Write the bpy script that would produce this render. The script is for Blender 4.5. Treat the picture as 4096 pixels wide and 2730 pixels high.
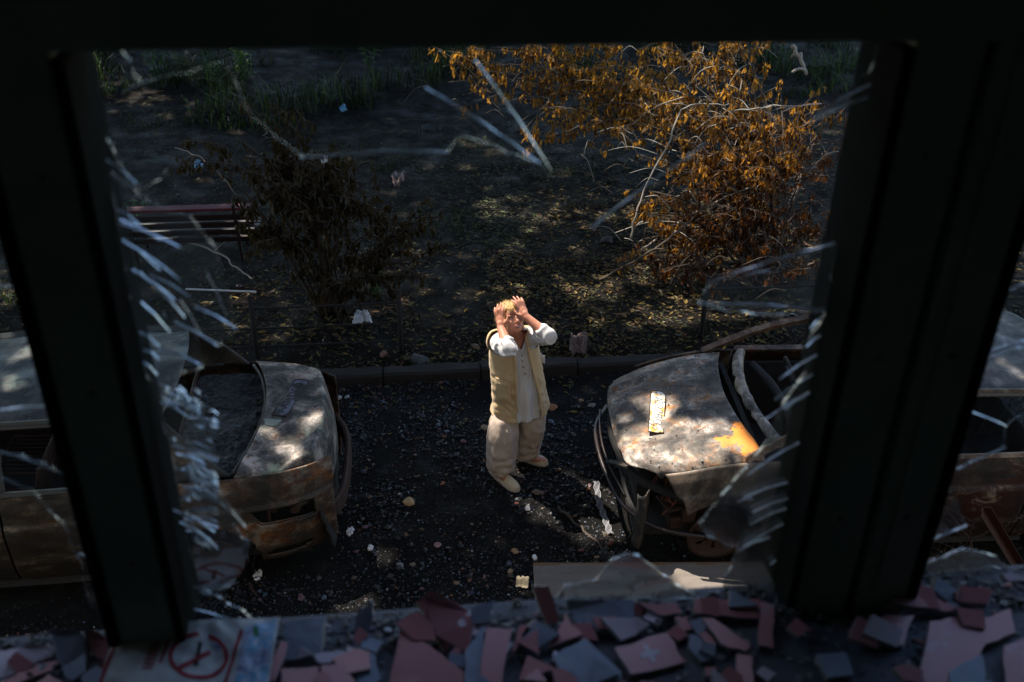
import bpy, bmesh, math, random
import numpy as np
from mathutils import Vector, Matrix, noise

for o in list(bpy.data.objects):
    bpy.data.objects.remove(o)
SC = bpy.context.scene
COL = SC.collection
rad = math.radians

# ---------------------------------------------------------------- camera
IMW, IMH, FPX = 4096.0, 2730.0, 3982.0          # photograph size, focal length in its pixels (35 mm)
YAW, PIT, ROLL = rad(7.0), rad(30.4), rad(1.04)
CAM = Vector((0.0, 0.0, 5.16))
FW = Vector((math.sin(YAW) * math.cos(PIT), math.cos(YAW) * math.cos(PIT), -math.sin(PIT)))
_r0 = FW.cross(Vector((0, 0, 1))).normalized()
_u0 = _r0.cross(FW)
RT = _r0 * math.cos(ROLL) + _u0 * math.sin(ROLL)
UP = -_r0 * math.sin(ROLL) + _u0 * math.cos(ROLL)
cam_data = bpy.data.cameras.new('camera')
cam_data.sensor_width = 36.0
cam_data.lens = 36.0 * FPX / IMW
cam_data.clip_start = 0.02
cam_data.clip_end = 2000.0
cam_data.dof.use_dof = True
cam_data.dof.focus_distance = 7.9
cam_data.dof.aperture_fstop = 4.8
cam_data.dof.aperture_blades = 9
cam = bpy.data.objects.new('camera', cam_data)
COL.objects.link(cam)
m3 = Matrix((RT, UP, -FW)).transposed()
cam.matrix_world = Matrix.Translation(CAM) @ m3.to_4x4()
SC.camera = cam

# ---------------------------------------------------------------- sky, sun, exposure
SUN_EL = rad(63.0)
SUN_AZ = math.atan2(-0.68, 0.73)                # from +y towards +x: the sun stands beyond the yard, to the left
SUN = Vector((math.sin(SUN_AZ) * math.cos(SUN_EL), math.cos(SUN_AZ) * math.cos(SUN_EL), math.sin(SUN_EL)))
world = bpy.data.worlds.new('World')
SC.world = world
world.use_nodes = True
_wn = world.node_tree.nodes
_bg = _wn['Background']
_sky = _wn.new('ShaderNodeTexSky')
_sky.sky_type = 'NISHITA'
_sky.sun_disc = False
_sky.sun_elevation = SUN_EL
_sky.sun_rotation = SUN_AZ
_sky.air_density = 1.2
_sky.dust_density = 0.6
world.node_tree.links.new(_sky.outputs[0], _bg.inputs[0])
_bg.inputs[1].default_value = 0.13
sl = bpy.data.lights.new('sun', 'SUN')
sl.energy = 5.0
sl.angle = rad(0.53)
sl.color = (1.0, 0.91, 0.78)
so = bpy.data.objects.new('sun', sl)
COL.objects.link(so)
so.location = SUN * 60
so.rotation_euler = SUN.to_track_quat('Z', 'Y').to_euler()
SC.view_settings.view_transform = 'Standard'
SC.view_settings.look = 'None'
SC.view_settings.exposure = 1.3
SC.view_settings.gamma = 1.0
SC.render.engine = 'CYCLES'
SC.cycles.use_denoising = True
SC.cycles.max_bounces = 8
SC.cycles.transparent_max_bounces = 24
SC.cycles.sample_clamp_indirect = 4.0
SC.cycles.caustics_reflective = False
SC.cycles.caustics_refractive = False

# ---------------------------------------------------------------- photograph pixel -> place
def ray(x, y):
    return FW + RT * ((x - IMW / 2) / FPX) - UP * ((y - IMH / 2) / FPX)
def atz(x, y, z=0.0):
    d = ray(x, y)
    return CAM + d * ((z - CAM.z) / d.z)
def aty(x, y, Y):
    d = ray(x, y)
    return CAM + d * ((Y - CAM.y) / d.y)
def proj(p):
    q = Vector(p) - CAM
    z = q.dot(FW)
    return IMW / 2 + FPX * q.dot(RT) / z, IMH / 2 - FPX * q.dot(UP) / z
def inpoly(x, y, poly):
    c = False
    j = len(poly) - 1
    for i in range(len(poly)):
        xi, yi = poly[i]; xj, yj = poly[j]
        if (yi > y) != (yj > y) and x < (xj - xi) * (y - yi) / (yj - yi) + xi:
            c = not c
        j = i
    return c

# ---------------------------------------------------------------- object helpers
def tag(o, label=None, cat=None, group=None, kind=None):
    if label: o['label'] = label
    if cat: o['category'] = cat
    if group: o['group'] = group
    if kind: o['kind'] = kind
    return o
def thing(name, label, cat, loc=(0, 0, 0), rz=0.0, group=None):
    o = bpy.data.objects.new(name, None)
    COL.objects.link(o)
    o.empty_display_size = 0.1
    o.location = loc
    o.rotation_euler = (0, 0, rz)
    return tag(o, label, cat, group)
def link_mesh(name, me, parent=None, loc=None):
    o = bpy.data.objects.new(name, me)
    COL.objects.link(o)
    if parent is not None:
        o.parent = parent
    if loc is not None:
        o.location = loc
    return o
class MB:
    """collects faces; build() links them as one mesh object"""
    def __init__(s, off=None):
        s.v = []; s.f = []; s.mi = []; s.c = []
        s.off = Vector(off) if off is not None else Vector((0, 0, 0))
    def add(s, verts, faces, mi=0, col=None):
        n = len(s.v)
        s.v += [tuple(Vector(p) - s.off) for p in verts]
        for f in faces:
            s.f.append(tuple(i + n for i in f)); s.mi.append(mi); s.c.append(col)
    def box(s, c, h, M=None, mi=0, col=None):
        c = Vector(c)
        vs = []
        for dz in (-1, 1):
            for dx, dy in ((-1, -1), (1, -1), (1, 1), (-1, 1)):
                q = Vector((dx * h[0], dy * h[1], dz * h[2]))
                vs.append(c + (M @ q if M is not None else q))
        s.add(vs, [(3, 2, 1, 0), (4, 5, 6, 7), (0, 1, 5, 4), (1, 2, 6, 5), (2, 3, 7, 6), (3, 0, 4, 7)], mi, col)
    def bar(s, a, b, w, h, up=(0, 0, 1), mi=0, col=None):
        a = Vector(a); b = Vector(b)
        d = b - a
        L = d.length
        d.normalize()
        side = d.cross(Vector(up))
        if side.length < 1e-4:
            side = d.cross(Vector((1, 0, 0)))
        side.normalize()
        u = side.cross(d)
        M = Matrix((d, side, u)).transposed()
        s.box((a + b) / 2, (L / 2, w / 2, h / 2), M, mi, col)
    def tube(s, pts, rads, n=8, mi=0, col=None, cap=True):
        pts = [Vector(p) for p in pts]
        if not hasattr(rads, '__len__'):
            rads = [rads] * len(pts)
        vs = []; fs = []
        prev = None
        for i, p in enumerate(pts):
            d = (pts[min(i + 1, len(pts) - 1)] - pts[max(i - 1, 0)])
            if d.length < 1e-7: d = Vector((0, 0, 1))
            d.normalize()
            if prev is None:
                a = d.cross(Vector((0.13, 0.31, 0.94)))
                if a.length < 1e-3: a = d.cross(Vector((1, 0, 0)))
            else:
                a = prev - d * prev.dot(d)
                if a.length < 1e-4: a = d.cross(Vector((1, 0, 0.2)))
            a.normalize()
            prev = a
            b = d.cross(a)
            for k in range(n):
                t = 2 * math.pi * k / n
                vs.append(p + (a * math.cos(t) + b * math.sin(t)) * rads[i])
        for i in range(len(pts) - 1):
            for k in range(n):
                k2 = (k + 1) % n
                fs.append((i * n + k, i * n + k2, (i + 1) * n + k2, (i + 1) * n + k))
        if cap:
            fs.append(tuple(range(n - 1, -1, -1)))
            fs.append(tuple((len(pts) - 1) * n + k for k in range(n)))
        s.add(vs, fs, mi, col)
    def grid(s, nu, nv, fn, mi=0, skip=None, col=None, closed=False):
        vs = [fn(i / nu, j / nv) for j in range(nv + 1) for i in range(nu + 1)]
        fs = []
        for j in range(nv):
            for i in range(nu):
                if skip and skip((i + .5) / nu, (j + .5) / nv): continue
                a = j * (nu + 1) + i
                fs.append((a, a + 1, a + nu + 2, a + nu + 1))
        s.add(vs, fs, mi, col)
    def prism(s, poly, d, mi=0, mi_side=None, col=None):
        """polygon (list of points, any plane) pushed by vector d"""
        d = Vector(d)
        n = len(poly)
        vs = [Vector(p) for p in poly] + [Vector(p) + d for p in poly]
        s.add(vs, [tuple(range(n)), tuple(range(2 * n - 1, n - 1, -1))], mi, col)
        side = mi if mi_side is None else mi_side
        s.add(vs, [(i, i + n, (i + 1) % n + n, (i + 1) % n) for i in range(n)], side, col)
    def ball(s, c, r, nu=12, nv=8, mi=0, M=None, col=None):
        c = Vector(c)
        r = Vector(r) if hasattr(r, '__len__') else Vector((r, r, r))
        vs = []; fs = []
        for j in range(1, nv):
            ph = math.pi * j / nv
            for i in range(nu):
                t = 2 * math.pi * i / nu
                q = Vector((math.sin(ph) * math.cos(t) * r.x, math.sin(ph) * math.sin(t) * r.y, math.cos(ph) * r.z))
                vs.append(c + (M @ q if M is not None else q))
        q = Vector((0, 0, r.z)); vs.append(c + (M @ q if M is not None else q))
        q = Vector((0, 0, -r.z)); vs.append(c + (M @ q if M is not None else q))
        T = len(vs) - 2; B = T + 1
        for j in range(nv - 2):
            for i in range(nu):
                i2 = (i + 1) % nu
                fs.append((j * nu + i, (j + 1) * nu + i, (j + 1) * nu + i2, j * nu + i2))
        for i in range(nu):
            i2 = (i + 1) % nu
            fs.append((T, i, i2)); fs.append((B, (nv - 2) * nu + i2, (nv - 2) * nu + i))
        s.add(vs, fs, mi, col)
    def mesh(s, name, mats, smooth=False):
        me = bpy.data.meshes.new(name)
        me.from_pydata(s.v, [], s.f)
        if not isinstance(mats, (list, tuple)): mats = [mats]
        for m in mats: me.materials.append(m)
        if len(mats) > 1:
            me.polygons.foreach_set('material_index', s.mi)
        if smooth:
            me.polygons.foreach_set('use_smooth', [True] * len(s.f))
        if any(c is not None for c in s.c):
            ca = me.color_attributes.new('Col', 'FLOAT_COLOR', 'CORNER')
            buf = []
            for f, c in zip(s.f, s.c):
                c = c or (1, 1, 1)
                buf += [c[0], c[1], c[2], 1.0] * len(f)
            ca.data.foreach_set('color', buf)
        me.update()
        return me
    def build(s, name, mats, parent=None, smooth=False, solid=0.0, bevel=0.0):
        o = link_mesh(name, s.mesh(name, mats, smooth), parent)
        if solid:
            md = o.modifiers.new('thickness', 'SOLIDIFY'); md.thickness = solid; md.offset = -1
        if bevel:
            md = o.modifiers.new('edge', 'BEVEL'); md.width = bevel; md.segments = 2; md.limit_method = 'ANGLE'
        if parent is None and s.off.length > 0:
            o.location = s.off
        return o
def nz(p, s=1.0, seed=0.0):
    return noise.noise(Vector((p[0] * s + seed * 7.3, p[1] * s - seed * 3.1, p[2] * s + seed * 1.7)))
def sstep(a, b, x):
    t = min(1.0, max(0.0, (x - a) / (b - a)))
    return t * t * (3 - 2 * t)
def lerp(a, b, t):
    return a + (b - a) * t
def catmull(pts, n):
    """smooth polyline through pts, n points per span"""
    pts = [Vector(p) for p in pts]
    out = []
    for i in range(len(pts) - 1):
        p0 = pts[max(i - 1, 0)]; p1 = pts[i]; p2 = pts[i + 1]; p3 = pts[min(i + 2, len(pts) - 1)]
        for k in range(n):
            t = k / n
            out.append(0.5 * ((2 * p1) + (p2 - p0) * t + (2 * p0 - 5 * p1 + 4 * p2 - p3) * t * t + (3 * p1 - p0 - 3 * p2 + p3) * t ** 3))
    out.append(pts[-1])
    return out

# ---------------------------------------------------------------- materials
class NT:
    def __init__(s, name):
        s.m = bpy.data.materials.new(name)
        s.m.use_nodes = True
        s.n = s.m.node_tree.nodes
        s.l = s.m.node_tree.links
        s.bsdf = s.n['Principled BSDF']
        s.out = s.n['Material Output']
        s.tc = s.n.new('ShaderNodeTexCoord')
    def put(s, sock, val):
        if isinstance(val, bpy.types.NodeSocket): s.l.new(val, sock)
        elif hasattr(val, '__len__') and len(val) == 3 and sock.type == 'RGBA': sock.default_value = (*val, 1)
        else: sock.default_value = val
    def coord(s, scale=(1, 1, 1), kind='Object', loc=(0, 0, 0)):
        mp = s.n.new('ShaderNodeMapping')
        s.l.new(s.tc.outputs[kind], mp.inputs[0])
        mp.inputs['Scale'].default_value = scale
        mp.inputs['Location'].default_value = loc
        return mp.outputs[0]
    def noise(s, scale, detail=6, rough=0.6, vec=None, dist=0.0):
        t = s.n.new('ShaderNodeTexNoise')
        t.inputs['Scale'].default_value = scale
        t.inputs['Detail'].default_value = detail
        t.inputs['Roughness'].default_value = rough
        t.inputs['Distortion'].default_value = dist
        s.l.new(vec if vec is not None else s.coord(), t.inputs['Vector'])
        return t.outputs['Fac']
    def vor(s, scale, feature='F1', vec=None, out='Distance'):
        t = s.n.new('ShaderNodeTexVoronoi')
        t.feature = feature
        t.inputs['Scale'].default_value = scale
        s.l.new(vec if vec is not None else s.coord(), t.inputs['Vector'])
        return t.outputs[out]
    def ramp(s, f, stops):
        r = s.n.new('ShaderNodeValToRGB')
        e = r.color_ramp.elements
        while len(e) < len(stops): e.new(0.5)
        for el, (p, c) in zip(e, stops):
            el.position = p
            el.color = (*c, 1) if hasattr(c, '__len__') else (c, c, c, 1)
        s.l.new(f, r.inputs[0])
        return r.outputs[0]
    def mix(s, f, a, b, kind='MIX'):
        x = s.n.new('ShaderNodeMix')
        x.data_type = 'RGBA'; x.blend_type = kind
        s.put(x.inputs[0], f); s.put(x.inputs[6], a); s.put(x.inputs[7], b)
        return x.outputs[2]
    def math(s, op, a, b=0.0):
        x = s.n.new('ShaderNodeMath'); x.operation = op
        s.put(x.inputs[0], a); s.put(x.inputs[1], b)
        return x.outputs[0]
    def bump(s, h, strength=0.4, dist=0.01):
        b = s.n.new('ShaderNodeBump')
        b.inputs['Strength'].default_value = strength
        b.inputs['Distance'].default_value = dist
        s.l.new(h, b.inputs['Height'])
        s.l.new(b.outputs[0], s.bsdf.inputs['Normal'])
    def set(s, color=None, rough=None, metal=None, spec=None, **kw):
        if color is not None: s.put(s.bsdf.inputs['Base Color'], color)
        if rough is not None: s.put(s.bsdf.inputs['Roughness'], rough)
        if metal is not None: s.put(s.bsdf.inputs['Metallic'], metal)
        if spec is not None: s.put(s.bsdf.inputs['Specular IOR Level'], spec)
        return s.m
    def attr(s, name='Col'):
        a = s.n.new('ShaderNodeVertexColor'); a.layer_name = name
        return a.outputs[0]
    def rand(s):
        return s.n.new('ShaderNodeObjectInfo').outputs['Random']
    def leafy(s, color, trans=0.5, rough=0.5, tcol=None):
        """diffuse + translucent sheet"""
        t = s.n.new('ShaderNodeBsdfTranslucent')
        s.put(t.inputs[0], tcol if tcol is not None else color)
        s.set(color, rough, 0, 0.3)
        mx = s.n.new('ShaderNodeMixShader')
        mx.inputs[0].default_value = trans
        s.l.new(s.bsdf.outputs[0], mx.inputs[1]); s.l.new(t.outputs[0], mx.inputs[2])
        s.l.new(mx.outputs[0], s.out.inputs[0])
        return s.m
def plain(name, color, rough=0.6, metal=0.0, spec=0.5, var=0.25, scale=14.0, bump=0.15, bdist=0.004):
    t = NT(name)
    f = t.noise(scale, 5, 0.65)
    c = t.mix(f, tuple(x * (1 - var) for x in color), tuple(min(1, x * (1 + var)) for x in color))
    if bump: t.bump(t.noise(scale * 6, 4, 0.7), bump, bdist)
    return t.set(c, rough, metal, spec)
def burnt(name, pale=(0.36, 0.33, 0.30), rust=(0.30, 0.12, 0.035), soot=(0.035, 0.035, 0.037), p_rust=0.55, p_soot=0.52, scale=3.0, streak=(1, 1, 1), loc=(0, 0, 0), green=False, paint=None, base_dark=0.0):
    t = NT(name)
    v = t.coord(streak, 'Object', loc)
    big = t.noise(scale, 12, 0.72, v, 0.35)
    big2 = t.noise(scale * 1.7, 12, 0.74, t.coord(streak, 'Object', (loc[0] + 3.3, loc[1] - 1.2, 2.2)), 1.2)
    fine = t.noise(55, 6, 0.75)
    spots = t.vor(26)
    c = t.mix(fine, tuple(x * 0.72 for x in pale), tuple(min(1, x * 1.2) for x in pale))
    warm = t.ramp(t.noise(scale * 0.8, 6, 0.6, t.coord(streak, 'Object', (loc[0] - 7, 4, loc[2]))), [(0.40, 0.0), (0.62, 1.0)])
    c = t.mix(warm, c, t.mix(fine, (0.20, 0.155, 0.11), (0.34, 0.26, 0.19)))
    rf = t.ramp(t.math('ADD', big2, t.math('MULTIPLY', fine, 0.16)), [(p_rust + 0.06, 0.0), (p_rust + 0.17, 1.0)])
    c = t.mix(rf, c, t.mix(t.noise(18, 6, 0.7), tuple(x * 0.45 for x in rust), tuple(min(1, x * 1.35) for x in rust)))
    sf = t.ramp(t.math('ADD', big, t.math('MULTIPLY', fine, 0.2)), [(p_soot + 0.03, 0.0), (p_soot + 0.14, 0.75), (p_soot + 0.26, 1.0)])
    c = t.mix(sf, c, soot)
    if green:
        gf = t.ramp(t.noise(5.0, 7, 0.7, t.coord((1, 1, 1), 'Object', (9, 2, 5))), [(0.56, 0.0), (0.66, 1.0)])
        c = t.mix(gf, c, t.mix(fine, (0.05, 0.085, 0.07), (0.16, 0.2, 0.17)))
    c = t.mix(t.ramp(t.noise(130, 4, 0.8), [(0.52, 0.0), (0.72, 0.7)]), c, tuple(x * 0.25 for x in pale))
    pf = t.ramp(spots, [(0.10, 1.0), (0.17, 0.0)])
    pm = t.ramp(t.noise(6, 4, 0.6), [(0.5, 0.0), (0.6, 1.0)])
    c = t.mix(t.math('MULTIPLY', pf, pm), c, (0.02, 0.02, 0.022))
    if paint:
        for (cx, cy, cz, r, pc) in paint:
            d = t.n.new('ShaderNodeVectorMath'); d.operation = 'DISTANCE'
            t.l.new(t.tc.outputs['Object'], d.inputs[0]); d.inputs[1].default_value = (cx, cy, cz)
            e = t.math('ADD', t.math('DIVIDE', d.outputs['Value'], r), t.math('MULTIPLY', t.noise(5.0, 8, 0.72), 2.6))
            k = t.ramp(t.math('SUBTRACT', e, 1.2), [(0.60, 1.0), (0.68, 0.0)])
            c = t.mix(k, c, t.mix(fine, tuple(x * 0.85 for x in pc), tuple(min(1, x * 1.1) for x in pc)))
    t.bump(t.math('ADD', t.math('MULTIPLY', fine, 0.5), big2), 0.35, 0.006)
    ro = t.ramp(big, [(0.3, 0.42), (0.7, 0.75)])
    return t.set(c, ro, 0.12, 0.4)
# ================================================================ the setting
R1 = random.Random(11)
def gnd_z(x, y):
    """height of the yard beyond the kerb"""
    p = (x, y, 0)
    b = 0.085 if y > 8.2 else -0.05
    if y > 8.2:
        b += 0.05 * nz(p, 0.5, 2) + 0.022 * nz(p, 1.9, 3) + 0.012 * nz(p, 6.0, 4)
        b += 0.25 * sstep(15.5, 21.0, y) * (1 + 0.5 * nz(p, 0.4, 8))
        b *= sstep(8.05, 8.5, y) * 0.5 + 0.5
    return b
def road_z(x, y):
    p = (x, y, 0)
    return 0.012 + 0.012 * nz(p, 1.3, 5) + 0.007 * nz(p, 5.0, 6)

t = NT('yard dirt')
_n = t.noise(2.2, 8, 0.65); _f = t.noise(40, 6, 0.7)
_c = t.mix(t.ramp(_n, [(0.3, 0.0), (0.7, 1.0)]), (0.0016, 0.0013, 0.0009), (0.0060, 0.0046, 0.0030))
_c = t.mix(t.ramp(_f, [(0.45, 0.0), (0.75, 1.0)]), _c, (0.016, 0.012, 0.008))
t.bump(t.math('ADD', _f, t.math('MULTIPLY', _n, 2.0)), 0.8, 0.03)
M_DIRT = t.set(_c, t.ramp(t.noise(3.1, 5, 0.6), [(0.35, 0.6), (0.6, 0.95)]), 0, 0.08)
t = NT('charred asphalt')
_n = t.noise(1.6, 8, 0.65); _f = t.noise(70, 5, 0.75); _v = t.vor(90)
_c = t.mix(t.ramp(_n, [(0.35, 0.0), (0.65, 1.0)]), (0.0016, 0.0016, 0.0018), (0.008, 0.0076, 0.0074))
_c = t.mix(t.ramp(_f, [(0.5, 0.0), (0.8, 1.0)]), _c, (0.022, 0.020, 0.018))
_c = t.mix(t.ramp(t.noise(2.6, 9, 0.75), [(0.56, 0.0), (0.72, 1.0)]), _c, (0.020, 0.018, 0.017))
t.bump(t.math('ADD', t.math('MULTIPLY', _v, 0.6), _f), 0.9, 0.02)
M_ROAD = t.set(_c, t.ramp(t.noise(4.0, 6, 0.7), [(0.30, 0.4), (0.5, 0.9)]), 0, 0.10)
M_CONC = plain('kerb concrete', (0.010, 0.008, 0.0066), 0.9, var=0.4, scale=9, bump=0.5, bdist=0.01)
M_WALLOUT = plain('facade plaster', (0.30, 0.28, 0.25), 0.9, var=0.2, scale=3)
M_ROOM = plain('grey room plaster', (0.55, 0.60, 0.53), 0.9, var=0.3, scale=4)
M_SILL = plain('dusty sill', (0.075, 0.085, 0.11), 0.8, var=0.45, scale=16, bump=0.6, bdist=0.006)
M_FRAME = plain('dark green frame paint', (0.15, 0.178, 0.14), 0.5, var=0.55, scale=7, bump=0.3)
M_FRAME2 = plain('shade-darkened bead', (0.010, 0.011, 0.010), 0.9, spec=0.06, var=0.3, scale=20, bump=0)  # near black, so the strips mask the sky-lit sides of the mullions

# the ground: one sheet out to the horizon, fine near the yard
def axis(lo, hi, step, far):
    a = list(np.arange(lo, hi + 1e-6, step))
    return [-far, -60, -30] + a + [30 + hi, 60 + hi, far] if lo > -30 else [-far] + a + [far]
mb = MB()
xs = [-300, -80, -35, -20, -14] + list(np.arange(-10, 13.01, 0.22)) + [17, 24, 40, 90, 300]
ys = [-300, -60, -10, 0, 4, 7.5, 8.0, 8.1, 8.19, 8.22] + list(np.arange(8.4, 23.5, 0.2)) + [26, 32, 45, 90, 300]
vs = [(x, y, gnd_z(x, y) if -12 < x < 16 and y < 27 else (0.34 if y > 8.2 else -0.05)) for y in ys for x in xs]
nx = len(xs)
mb.add(vs, [(j * nx + i, j * nx + i + 1, (j + 1) * nx + i + 1, (j + 1) * nx + i) for j in range(len(ys) - 1) for i in range(nx - 1)])
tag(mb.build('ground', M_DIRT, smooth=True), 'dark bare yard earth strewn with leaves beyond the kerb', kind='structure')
mb = MB()
xs = [-80, -40, -16] + list(np.arange(-9, 11.01, 0.12)) + [18, 40, 80]
ys = list(np.arange(1.15, 8.06, 0.12))
nx = len(xs)
mb.add([(x, y, road_z(x, y)) for y in ys for x in xs], [(j * nx + i, j * nx + i + 1, (j + 1) * nx + i + 1, (j + 1) * nx + i) for j in range(len(ys) - 1) for i in range(nx - 1)])
tag(mb.build('road', M_ROAD, smooth=True), 'charred black driveway between the building and the kerb', kind='structure')

# kerb: worn concrete blocks, each a piece of its own
kerb = bpy.data.objects.new('kerb', None); COL.objects.link(kerb)
kerb.location = (0, 8.13, 0)
tag(kerb, 'worn concrete kerb between driveway and yard', kind='structure')
kx = -11.0
while kx < 13:
    L = R1.uniform(0.92, 1.04)
    mb = MB()
    hgt = 0.125 + R1.uniform(-0.02, 0.012)
    n = 8
    def kf(u, v, kx=kx, L=L, hgt=hgt):
        prof = [(-0.085, -0.06), (-0.08, hgt - 0.03), (-0.06, hgt - 0.004), (0.05, hgt), (0.07, hgt - 0.02), (0.075, -0.06)]
        k = v * 5
        i = min(4, int(k)); f = k - i
        y = lerp(prof[i][0], prof[i + 1][0], f); z = lerp(prof[i][1], prof[i + 1][1], f)
        x = kx + u * (L - 0.012)
        e = 0.012 * nz((x, y, z), 9, kx) + 0.010 * nz((x, y, z), 3, 1)
        return (x, y + e, z + e * 0.8)
    mb.grid(12, 10, kf)
    for s_ in (0, 1):
        mb.add([kf(s_, j / 5) for j in range(6)], [tuple(range(6)) if s_ else tuple(range(5, -1, -1))])
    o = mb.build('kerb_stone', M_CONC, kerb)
    o.rotation_euler = (R1.uniform(-.03, .03), R1.uniform(-.008, .008), 0)
    o.location = (0, R1.uniform(-.012, .012), R1.uniform(-.008, .006))
    kx += L

# the building the photograph is taken from
bld = thing('apartment_building', 'plastered apartment building whose broken window frames the view', 'building', (0, 1.0, 0))
WX0, WX1, WZ0, WZ1 = -1.15, 1.55, 4.10, 6.05
mb = MB((0, 1.0, 0))
for (x0, x1, z0, z1) in ((-14, WX0, 0, 13), (WX1, 14, 0, 13), (WX0, WX1, 0, WZ0), (WX0, WX1, WZ1, 13)):
    mb.box(((x0 + x1) / 2, 0.868, (z0 + z1) / 2), ((x1 - x0) / 2, 0.158, (z1 - z0) / 2))
mb.build('facade', M_WALLOUT, bld)
mb = MB((0, 1.0, 0))
mb.box((0, -5.0, 6.5), (14, 0.1, 6.5)); mb.box((-14, -2.1, 6.5), (0.1, 2.8, 6.5)); mb.box((14, -2.1, 6.5), (0.1, 2.8, 6.5)); mb.box((0, -2.1, 13.1), (14, 2.95, 0.1))
mb.build('outer_wall', M_WALLOUT, bld)
for nm, c, h in (('floor', (0.2, -2.1, 3.42), (3.3, 2.8, 0.06)), ('ceiling', (0.2, -2.1, 6.35), (3.3, 2.8, 0.05)), ('wall_back', (0.2, -4.85, 4.9), (3.3, 0.05, 1.5)), ('wall_left', (-3.05, -2.1, 4.9), (0.05, 2.75, 1.42)), ('wall_right', (3.45, -2.1, 4.9), (0.05, 2.75, 1.42))):
    mb = MB(); mb.box(c, h)
    tag(mb.build(nm, M_ROOM), 'dim grey ' + nm.replace('_', ' ') + ' of the room behind the window', kind='structure')
mb = MB()
for (x0, x1, z0, z1) in ((-3, WX0, 3.5, 6.3), (WX1, 3.4, 3.5, 6.3), (WX0, WX1, 3.5, WZ0 - .01), (WX0, WX1, WZ1, 6.3)):
    mb.box(((x0 + x1) / 2, 0.695, (z0 + z1) / 2), ((x1 - x0) / 2, 0.012, (z1 - z0) / 2))
tag(mb.build('wall_front', M_ROOM), 'dim grey wall around the broken window', kind='structure')
ZS = 4.126
mb = MB()
mb.grid(90, 18, lambda u, v: (lerp(WX0, WX1, u), lerp(0.655, 1.018, v), ZS + 0.004 * nz((u * 9, v * 2, 0), 2.0, 3) + 0.003 * nz((u * 30, v * 6, 0), 2.0, 5) + (-0.05 if v == 0 else 0)))
tag(mb.build('window_sill', M_SILL, solid=0.03, smooth=True), 'dusty inner window sill covered in rubble and tile shards', kind='structure')

# ---------------------------------------------------------------- the window frame
t = NT('window glass')
tr = t.n.new('ShaderNodeBsdfTransparent'); tr.inputs[0].default_value = (0.93, 0.96, 0.97, 1)
df = t.n.new('ShaderNodeBsdfTranslucent'); df.inputs[0].default_value = (0.5, 0.54, 0.6, 1)
d2 = t.n.new('ShaderNodeBsdfDiffuse'); d2.inputs[0].default_value = (0.5, 0.54, 0.6, 1)
ad = t.n.new('ShaderNodeMixShader'); ad.inputs[0].default_value = 0.5
t.l.new(df.outputs[0], ad.inputs[1]); t.l.new(d2.outputs[0], ad.inputs[2])
gl = t.n.new('ShaderNodeBsdfGlossy'); gl.inputs['Roughness'].default_value = 0.03
m1 = t.n.new('ShaderNodeMixShader'); m2 = t.n.new('ShaderNodeMixShader')
t.l.new(t.ramp(t.noise(9, 6, 0.7), [(0.3, 0.0005), (0.75, 0.005)]), m1.inputs[0])
t.l.new(tr.outputs[0], m1.inputs[1]); t.l.new(ad.outputs[0], m1.inputs[2])
fr = t.n.new('ShaderNodeFresnel'); fr.inputs[0].default_value = 1.45
t.l.new(t.math('MULTIPLY', fr.outputs[0], 0.12), m2.inputs[0])
t.l.new(m1.outputs[0], m2.inputs[1]); t.l.new(gl.outputs[0], m2.inputs[2])
t.l.new(m2.outputs[0], t.out.inputs[0])
M_GLASS = t.m
t = NT('glinting glass edge')
tr = t.n.new('ShaderNodeBsdfTranslucent'); tr.inputs[0].default_value = (0.62, 0.80, 1.0, 1)
t.set((0.66, 0.82, 1.0), t.ramp(t.noise(60, 3, 0.6), [(0.3, 0.1), (0.7, 0.35)]), 0, 1.0)  # glint of the sky put into the edge as a pale blue colour
mx = t.n.new('ShaderNodeMixShader'); mx.inputs[0].default_value = 0.25
t.l.new(t.bsdf.outputs[0], mx.inputs[1]); t.l.new(tr.outputs[0], mx.inputs[2])
gg = t.n.new('ShaderNodeBsdfGlossy'); gg.inputs['Roughness'].default_value = 0.28; gg.inputs[0].default_value = (0.90, 0.95, 1.0, 1)
mxg = t.n.new('ShaderNodeMixShader'); mxg.inputs[0].default_value = 0.75
t.l.new(mx.outputs[0], mxg.inputs[1]); t.l.new(gg.outputs[0], mxg.inputs[2])
tp = t.n.new('ShaderNodeBsdfTransparent'); mx2 = t.n.new('ShaderNodeMixShader')
t.l.new(t.ramp(t.noise(38, 3, 0.6), [(0.38, 0.31), (0.56, 1.0)]), mx2.inputs[0])
t.l.new(tp.outputs[0], mx2.inputs[1]); t.l.new(mxg.outputs[0], mx2.inputs[2])
t.l.new(mx2.outputs[0], t.out.inputs[0])
M_EDGE = t.m
M_EDGE2 = M_EDGE.copy(); M_EDGE2.name = 'dull glass edge'  # same edge with most of the painted glint faded out
for nd in M_EDGE2.node_tree.nodes:
    if nd.type == 'VALTORGB' and nd.color_ramp.elements[0].color[0] > .3:
        nd.color_ramp.elements[0].color = (.06, .06, .06, 1); nd.color_ramp.elements[0].position = .46
        nd.color_ramp.elements[1].color = (.60, .60, .60, 1); nd.color_ramp.elements[1].position = .68

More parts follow.
